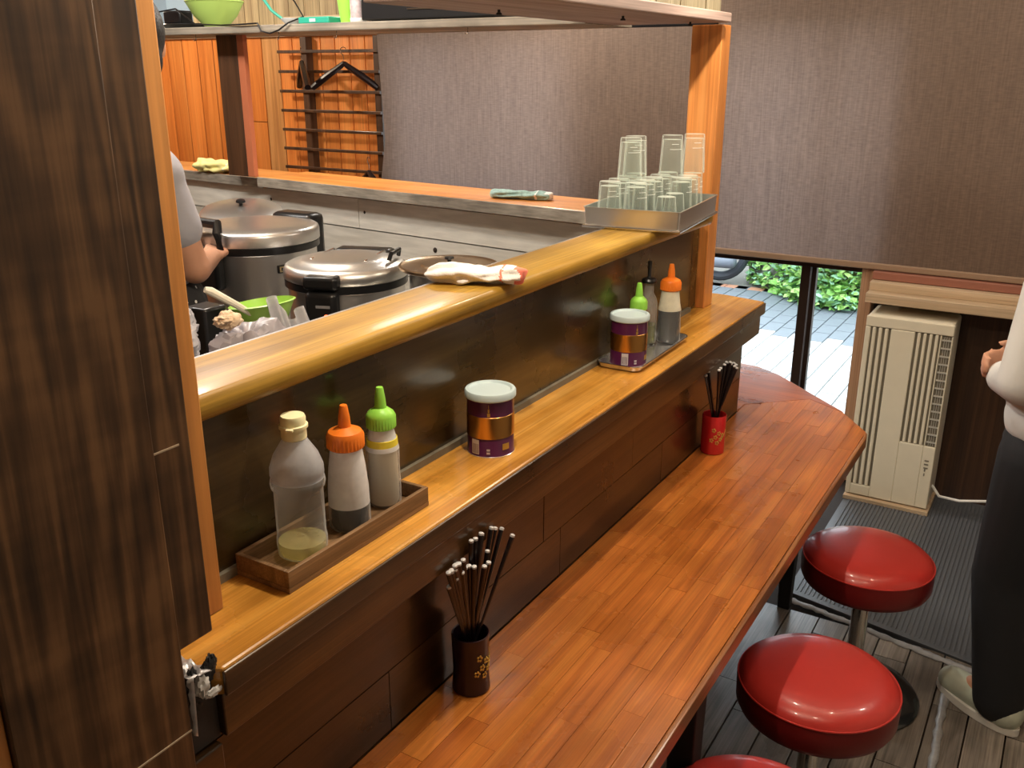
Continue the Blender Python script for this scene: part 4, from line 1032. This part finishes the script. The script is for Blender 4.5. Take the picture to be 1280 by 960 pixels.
# standing pleated film sheet
def fs(u, v):
    x = 1.285+.11*u; yv = 1.33+.012*math.sin(u*28)*(1-v*.4)+.03*v; z = 1.19+.118*v*(1-.45*u)+.02*math.sin(u*9)
    return (x, yv, z)
sh = thing('film_wrap', (1.33, 1.33, 1.21), 'pleated clear film wrapper standing in front of the rice cooker', 'wrapper')
build(MB().sheet(fs, 50, 14), 'film', blendmat('film wrap', (.62,.62,.66), .75, .2), sh, smooth=60, solid=.0008)
gb = thing('green_bowl', (1.335, 1.44, 1.215), 'lime green plastic bowl among the bags', 'bowl')
build(MB().lathe([(0,0),(.025,0),(.05,.02),(.066,.052),(.070,.054),(.066,.056),(.048,.024),(.024,.006),(0,.006)], 40, Matrix.Rotation(R(-8), 4, 'X')), 'bowl_shell', M_green, gb, local=True)
gb.location = (1.335, 1.42, 1.235)
spt = thing('spatula', (1.27, 1.42, 1.25), 'cream plastic spatula handle leaning among the bags', 'spatula')
build(MB().tube([(1.300,1.40,1.265),(1.26,1.42,1.30),(1.215,1.44,1.335),(1.205,1.445,1.340)], [.006,.0075,.009,.006], 10), 'handle', plain('cream plastic handle', (.78,.74,.60), .4), spt)
bb = thing('black_box', (1.245, 1.55, 1.1), 'small black plastic device under the spatula', 'device')
build(MB().box(1.21, 1.27, 1.46, 1.52, .9305, 1.295), 'case', M_black, bb, bevel=.006)

# things on the back shelf
ZS = 1.8903
t = thing('salad_bowl', (2.46, 2.735, ZS), 'lime green plastic bowl on the back shelf', 'bowl')
build(MB().lathe([(0,0),(.035,0),(.04,.004),(.075,.04),(.100,.085),(.103,.086),(.100,.090),(.073,.044),(.036,.008),(0,.008)], 48), 'bowl_shell', plain('olive lime plastic', (.38,.56,.14), .4), t, local=True)
t = thing('wire_strainer', (2.46, 2.735, ZS+.05), 'white mesh strainer sitting in the green bowl on the shelf', 'strainer')
g = MB()
for k in range(1, 8): rr_ = .072*math.sin(k*PI/16)/math.sin(7*PI/16); g.tube([(rr_*math.cos(a), rr_*math.sin(a), .055-.06*math.cos(k*PI/16)) for a in [2*PI*i/28 for i in range(28)]], .0012, 5, closed=True)
for i in range(18):
    a = 2*PI*i/18; g.tube([(.072*math.sin(k*PI/16)*math.cos(a), .072*math.sin(k*PI/16)*math.sin(a), .055-.06*math.cos(k*PI/16)) for k in range(1, 8)], .0012, 5)
build(g, 'wire_mesh', M_white, t, local=True)
t = thing('black_pan', (2.475, 2.88, ZS), 'flat black tray left of the green bowl on the shelf', 'tray')
build(MB().lathe([(0,0),(.10,0),(.115,.012),(.118,.013),(.116,.016),(.098,.005),(0,.005)], 40, sx=.8), 'pan_body', M_black, t, local=True)
t = thing('adapter', (2.43, 2.93, ZS+.008), 'black power adapter lying on the black tray', 'adapter')
build(MB().box(-.03,.03,-.045,.045,0,.045), 'case', M_black, t, local=True, bevel=.006); t.location = (2.45, 2.92, ZS+.0165)
t = thing('paper_pad', (2.41, 3.06, ZS), 'white papers lying at the left of the shelf', 'paper')
build(MB().box(-.035,.035,-.06,.06,0,.022, Matrix.Rotation(.3,4,'Z')), 'sheets', M_white, t, local=True)
t = thing('storage_box', (2.58, 3.17, ZS), 'blue grey box at the far left of the back shelf', 'box')
build(MB().box(-.06,.06,-.11,.11,0,.16), 'box_body', M_bluegrey, t, local=True, bevel=.002); build(MB().box(-.063,.063,-.113,.113,.16,.175), 'box_lid', M_bluegrey, t, local=True, bevel=.002)
t = thing('ladle', (2.42, 2.33, ZS), 'pale grey ladle with a teal handle on the shelf', 'ladle')
build(MB().lathe([(0,0),(.02,0),(.034,.014),(.036,.020),(.033,.020),(.018,.004),(0,.004)], 32), 'ladle_bowl', plain('pale grey plastic', (.55,.57,.58), .4), t, local=True)
build(MB().tube([(-.01,.034,.019),(-.02,.07,.045),(-.02,.12,.10)], .005, 8), 'ladle_handle', M_teal, t, local=True)
t = thing('teal_case', (2.42, 2.20, ZS), 'teal plastic case lying on the shelf', 'case')
build(MB().box(-.04,.04,-.065,.065,0,.020), 'case_body', M_teal, t, local=True, bevel=.003)
build(MB().box(-.0415,-.04,-.01,.015,.005,.015), 'label', M_lid, t, local=True)
t = thing('pale_board', (2.56, 2.30, ZS), 'pale wooden board lying behind the teal case', 'board')
build(MB().box(-.05,.05,-.22,.16,0,.032), 'board', W_frame, t, local=True, bevel=.002)
t = thing('lime_cup', (2.51, 2.10, ZS), 'lime green plastic cup on the back shelf', 'cup')
build(MB().lathe([(0,0),(.022,0),(.032,.085),(.034,.086),(.033,.088),(.030,.088),(.020,.004),(0,.004)], 32), 'cup_body', M_greencap, t, local=True)
t.location = (2.50, 2.145, ZS+.033) if False else (2.44, 2.107, ZS)
t = thing('spray_can', (2.42, 2.045, ZS), 'patterned pink and white can on the back shelf', 'can')
build(MB().lathe([(0,0),(.024,0),(.025,.003),(.025,.10),(.020,.11),(0,.112)], 32), 'can_body', plain('patterned print', (.50,.42,.44), .4, var=.7, sc=70), t, local=True)
build(MB().lathe([(.0255,.002),(.0262,.003),(.0262,.012),(.0255,.013)], 32), 'base_band', M_white, t, local=True)
t = thing('black_player', (2.50, 1.66, ZS), 'flat black electronic unit with a chrome line on the shelf', 'appliance')
build(MB().box(-.12,.14,-.34,.34,0.004,.085), 'case', M_black, t, local=True, bevel=.004)
build(MB().box(-.123,-.12,-.30,.16,.030,.034), 'chrome_line', M_chrome, t, local=True)
for y in (-.3,.3): build(MB().box(-.1,-.07,y-.015,y+.015,0,.004), 'foot', M_blackmat, t, local=True)
cb = MB(); pts = [(2.372,3.05,1.900),(2.362,2.99,1.93),(2.37,2.92,1.945),(2.40,2.87,1.955)]
cb.tube(pts, .0028, 6); cb.tube([(2.352,2.42,1.895),(2.346,2.40,1.870),(2.346,2.36,1.862),(2.346,2.32,1.872),(2.35,2.28,1.893),(2.40,2.26,1.913),(2.44,2.33,1.96),(2.46,2.40,2.02)], .0028, 6)
cb.tube([(2.40,2.87,1.955),(2.38,2.75,1.90),(2.36,2.60,1.893),(2.352,2.5,1.893),(2.352,2.42,1.895)], .0028, 6)
tag(build(cb, 'cable', M_black), 'black cable trailing over the edge of the back shelf', 'cable')

# ================================================================== PEOPLE
def hand(mb, w, d, side, up, curl=.9, s=1.0):
    """palm and five fingers from wrist w, pointing along d; up = back of the hand; side = thumb side"""
    w = Vector(w); d = Vector(d).normalized(); up = Vector(up).normalized(); sd = Vector(side).normalized()
    p = w+d*.085*s
    mb.capsule(w, w+d*.02*s, .024*s, .024*s)
    for k in range(4):
        o = (-.027+.018*k)*s
        mb.capsule(w+d*.02*s+sd*o*.6, p+sd*o, .0125*s, .0115*s, 10)
        a = p+sd*o; L = (.032,.036,.034,.026)[3-k]*s
        dd = d
        for j in range(3):
            ax = dd*math.cos(curl*.75)-up*math.sin(curl*.75); upn = up*math.cos(curl*.75)+dd*math.sin(curl*.75)
            b = a+ax*L*(1,.75,.6)[j]; mb.capsule(a, b, (.0098-.0008*j)*s, (.0092-.001*j)*s, 10); a = b; dd = ax; up2 = upn; up = up2
        up = (up-d*up.dot(d)).normalized() if False else Vector(up)
        # restore the back-of-hand direction for the next finger
        up = UP0 = getattr(hand, 'up0', up)
    tb = w+d*.025*s+sd*.026*s
    t1 = tb+(d*.6+sd*.75-UPH*.3*curl)*.038*s; t2 = t1+(d*.9+sd*.1-UPH*.5*curl)*.03*s
    mb.capsule(tb, t1, .013*s, .0105*s, 10); mb.capsule(t1, t2, .0105*s, .009*s, 10)
def add_hand(mb, w, d, side, up, curl=.9, s=1.0):
    global UPH
    UPH = Vector(up).normalized(); hand.up0 = UPH
    hand(mb, w, d, side, up, curl, s)
def person(name, base, heading, label, joints, cloth, hairfn, turn=0.0):
    """joints in a local frame: x right, y forward, z up"""
    Q = Matrix.Translation(base) @ Matrix.Rotation(heading, 4, 'Z')
    t = thing(name, base, label, 'person')
    def P(v): return Q @ Vector(v)
    J = {k: P(v) for k, v in joints.items() if len(v) == 3}
    rot = Matrix.Rotation(heading, 4, 'Z')
    b = MB()
    hc = J['head']; body_rot = rot; rot = rot @ Matrix.Rotation(turn, 4, 'Z')
    # head: skull, jaw, nose, ears
    b.ell(hc, .075, .093, .105, rot); b.ell(hc+rot @ Vector((0,.022,-.055)), .055, .062, .06, rot)
    b.ell(hc+rot @ Vector((0,.098,-.018)), .012, .018, .022, rot, 12, 8); b.ell(hc+rot @ Vector((0,.086,-.060)), .024, .012, .008, rot, 12, 8)
    for sx in (-1, 1): b.ell(hc+rot @ Vector((sx*.076,-.005,-.012)), .010, .020, .030, rot, 12, 8)
    b.capsule(hc+rot @ Vector((0,-.01,-.07)), J['neck'], .052, .056)
    hrot = rot; rot = body_rot
    ch = J['chest']; pv_ = J['pelvis']
    b.ell(ch, .155, .105, .17, rot); b.ell((ch+pv_)/2, .135, .10, .18, rot); b.ell(pv_, .155, .115, .13, rot)
    for sd in ('l', 'r'):
        b.capsule(J['neck']-Vector((0,0,.03)), J['sh_'+sd], .05, .055)
        b.capsule(J['sh_'+sd], J['el_'+sd], .050, .038); b.capsule(J['el_'+sd], J['wr_'+sd], .040, .026)
        b.capsule(J['hip_'+sd], J['kn_'+sd], .085, .055); b.capsule(J['kn_'+sd], J['an_'+sd], .056, .036)
        b.capsule(J['an_'+sd], J['an_'+sd]+rot @ Vector((0,.14,-.045)), .036, .028); b.ell(J['an_'+sd]+rot @ Vector((0,-.02,-.045)), .034,.04,.032, rot)
        hd_ = rot @ Vector(joints['hd_'+sd]); dirv = J['wr_'+sd]-J['el_'+sd]; dirv.normalize()
        upv = rot @ Vector(joints['hu_'+sd]); sid = rot @ Vector(joints['hs_'+sd])
        add_hand(b, J['wr_'+sd], hd_, sid, upv, joints['curl_'+sd][0])
    build(b, 'body', M_skin, t, remesh=.0075, smooth=180, smoothing=3)
    for sx in (-1, 1):
        e = MB().ell(hc+hrot @ Vector((sx*.030,.083,.004)), .012, .009, .008, hrot, 12, 8); ey = build(e, 'eye', M_white, t)
        build(MB().ell(hc+hrot @ Vector((sx*.030,.0905,.004)), .0045,.003,.0045, hrot, 10, 6), 'iris', M_black, ey)
    build(hairfn(hc, hrot), 'hair', M_hair, t, remesh=.007, smooth=180, smoothing=3)
    cloth(t, J, rot)
    return t, J, rot
def hair_short(hc, rot):
    h = MB(); h.ell(hc+rot @ Vector((0,-.018,.022)), .088,.098,.102, rot); h.ell(hc+rot @ Vector((0,-.05,-.04)), .074,.060,.075, rot)
    return h
def hair_long(hc, rot):
    h = hair_short(hc, rot); h.ell(hc+rot @ Vector((0,-.06,-.12)), .07,.045,.12, rot); return h
def cloth_cook(t, J, rot):
    c = MB(); ch = J['chest']; pv_ = J['pelvis']
    c.ell(ch+Vector((0,0,-.01)), .180,.128,.185, rot); c.ell((ch+pv_)/2, .165,.125,.21, rot); c.ell(pv_, .175,.135,.10, rot)
    for sd in ('l','r'):
        c.capsule(J['neck']-Vector((0,0,.055)), J['sh_'+sd], .06, .070)
        m = J['sh_'+sd].lerp(J['el_'+sd], .56); c.capsule(J['sh_'+sd], m, .064, .060)
    build(c, 'tee_shirt', M_shirt, t, remesh=.009, smooth=180, smoothing=3)
    c = MB(); c.ell(pv_+Vector((0,0,.02)), .185,.145,.14, rot); c.capsule(pv_, pv_-Vector((0,0,.40)), .17, .20, 24)
    build(c, 'apron', M_polka, t, remesh=.010, smooth=180, smoothing=3)
    c = MB()
    for sd in ('l','r'):
        c.capsule(J['hip_'+sd], J['kn_'+sd], .098,.068); c.capsule(J['kn_'+sd], J['an_'+sd], .068,.052)
    build(c, 'trousers', M_trous, t, remesh=.010, smooth=180, smoothing=2)
    for sd in ('l','r'):
        s_ = MB(); a = J['an_'+sd]; s_.capsule(a+rot @ Vector((0,-.03,-.04)), a+rot @ Vector((0,.13,-.05)), .042,.036)
        build(s_, 'shoe', M_blackmat, t, remesh=.008, smooth=180, smoothing=2)
# the cook faces +X: local forward (y) -> world +X, local right (x) -> world -Y
cook = dict(head=(.045,.02,1.655), neck=(0,0,1.50), chest=(0,-.01,1.30), pelvis=(0,0,.98),
    sh_r=(.120,-.005,1.345), el_r=(.165,.045,1.115), wr_r=(.005,.235,1.095), sh_l=(-.165,-.005,1.415), el_l=(-.23,.06,1.15), wr_l=(-.20,.25,1.06),
    hip_l=(-.09,0,.90), hip_r=(.09,0,.90), kn_l=(-.10,.02,.49), kn_r=(.10,.02,.49), an_l=(-.11,-.02,.085), an_r=(.11,-.02,.085),
    hd_r=(-.6,.85,.10), hu_r=(.3,.3,.95), hs_r=(-.8,-.5,.2), curl_r=(1.0,), hd_l=(.0,1,-.2), hu_l=(0,.1,1), hs_l=(1,0,0), curl_l=(.7,))
person('person', (1.50, 2.045, .1605), -PI/2, 'cook in a grey tee shirt and black dotted apron reaching to the large rice cooker', cook, cloth_cook, hair_short, R(55))
def cloth_guest(t, J, rot):
    c = MB(); ch = J['chest']; pv_ = J['pelvis']
    c.ell(ch, .19,.14,.19, rot); c.ell((ch+pv_)/2, .175,.14,.21, rot); c.ell(pv_+Vector((0,0,.03)), .185,.145,.12, rot)
    for sd in ('l','r'):
        c.capsule(J['neck']-Vector((0,0,.055)), J['sh_'+sd], .06, .072)
        c.capsule(J['sh_'+sd], J['el_'+sd], .072, .060); m = J['el_'+sd].lerp(J['wr_'+sd], .85); c.capsule(J['el_'+sd], m, .060, .046)
    build(c, 'blouse', M_cloth, t, remesh=.009, smooth=180, smoothing=3)
    c = MB(); c.ell(pv_-Vector((0,0,.04)), .178,.138,.13, rot)
    for sd in ('l','r'):
        c.capsule(J['hip_'+sd], J['kn_'+sd], .105,.085); c.capsule(J['kn_'+sd], J['an_'+sd]-Vector((0,0,.01)), .085,.068)
    build(c, 'trousers', M_trous, t, remesh=.010, smooth=180, smoothing=2)
    for sd in ('l','r'):
        s_ = MB(); a = J['an_'+sd]; s_.capsule(a+rot @ Vector((0,-.03,-.035)), a+rot @ Vector((0,.15,-.045)), .047,.040)
        sh_ = build(s_, 'shoe', M_shoe, t, remesh=.008, smooth=180, smoothing=2)
        so = MB(); n_ = 24
        for zz in (.0, .022): so.v += [a+rot @ Vector((.047*math.cos(2*PI*i/n_), .06+.135*math.sin(2*PI*i/n_), 0))+Vector((0,0,zz-a.z+.0012)) for i in range(n_)]
        so.f = [tuple(range(n_))[::-1], tuple(range(n_, 2*n_))]+[(i, (i+1)%n_, n_+(i+1)%n_, n_+i) for i in range(n_)]; so.m = [0]*len(so.f)
        build(so, 'sole', M_white, t, smooth=40)
        lc = MB()
        for k in range(4): 
            p_ = a+rot @ Vector((0,.045+.022*k,.004-.004*k)); lc.tube([p_+rot @ Vector((-.022,0,-.006)), p_+Vector((0,0,.002)), p_+rot @ Vector((.022,0,-.006))], .0028, 6)
        build(lc, 'laces', M_white, t)
guest = dict(head=(0,.02,1.50), neck=(0,0,1.345), chest=(0,0,1.17), pelvis=(0,0,.87),
    sh_r=(.16,0,1.275), el_r=(.205,.01,1.02), wr_r=(.035,.205,.99), sh_l=(-.16,0,1.275), el_l=(-.205,.01,1.02), wr_l=(-.035,.195,.955),
    hip_l=(-.09,0,.80), hip_r=(.09,0,.80), kn_l=(-.10,.03,.44), kn_r=(.10,.03,.44), an_l=(-.10,-.02,.085), an_r=(.11,-.02,.085),
    hd_r=(-1,.25,0), hu_r=(.25,1,0), hs_r=(0,0,1), curl_r=(.6,), hd_l=(1,.25,0), hu_l=(-.25,1,0), hs_l=(0,0,1), curl_l=(.6,))
person('person', (2.66, -.075, .0012), R(-34), 'person in a pale blouse, black trousers and pale sneakers standing at the right edge', guest, cloth_guest, hair_long)
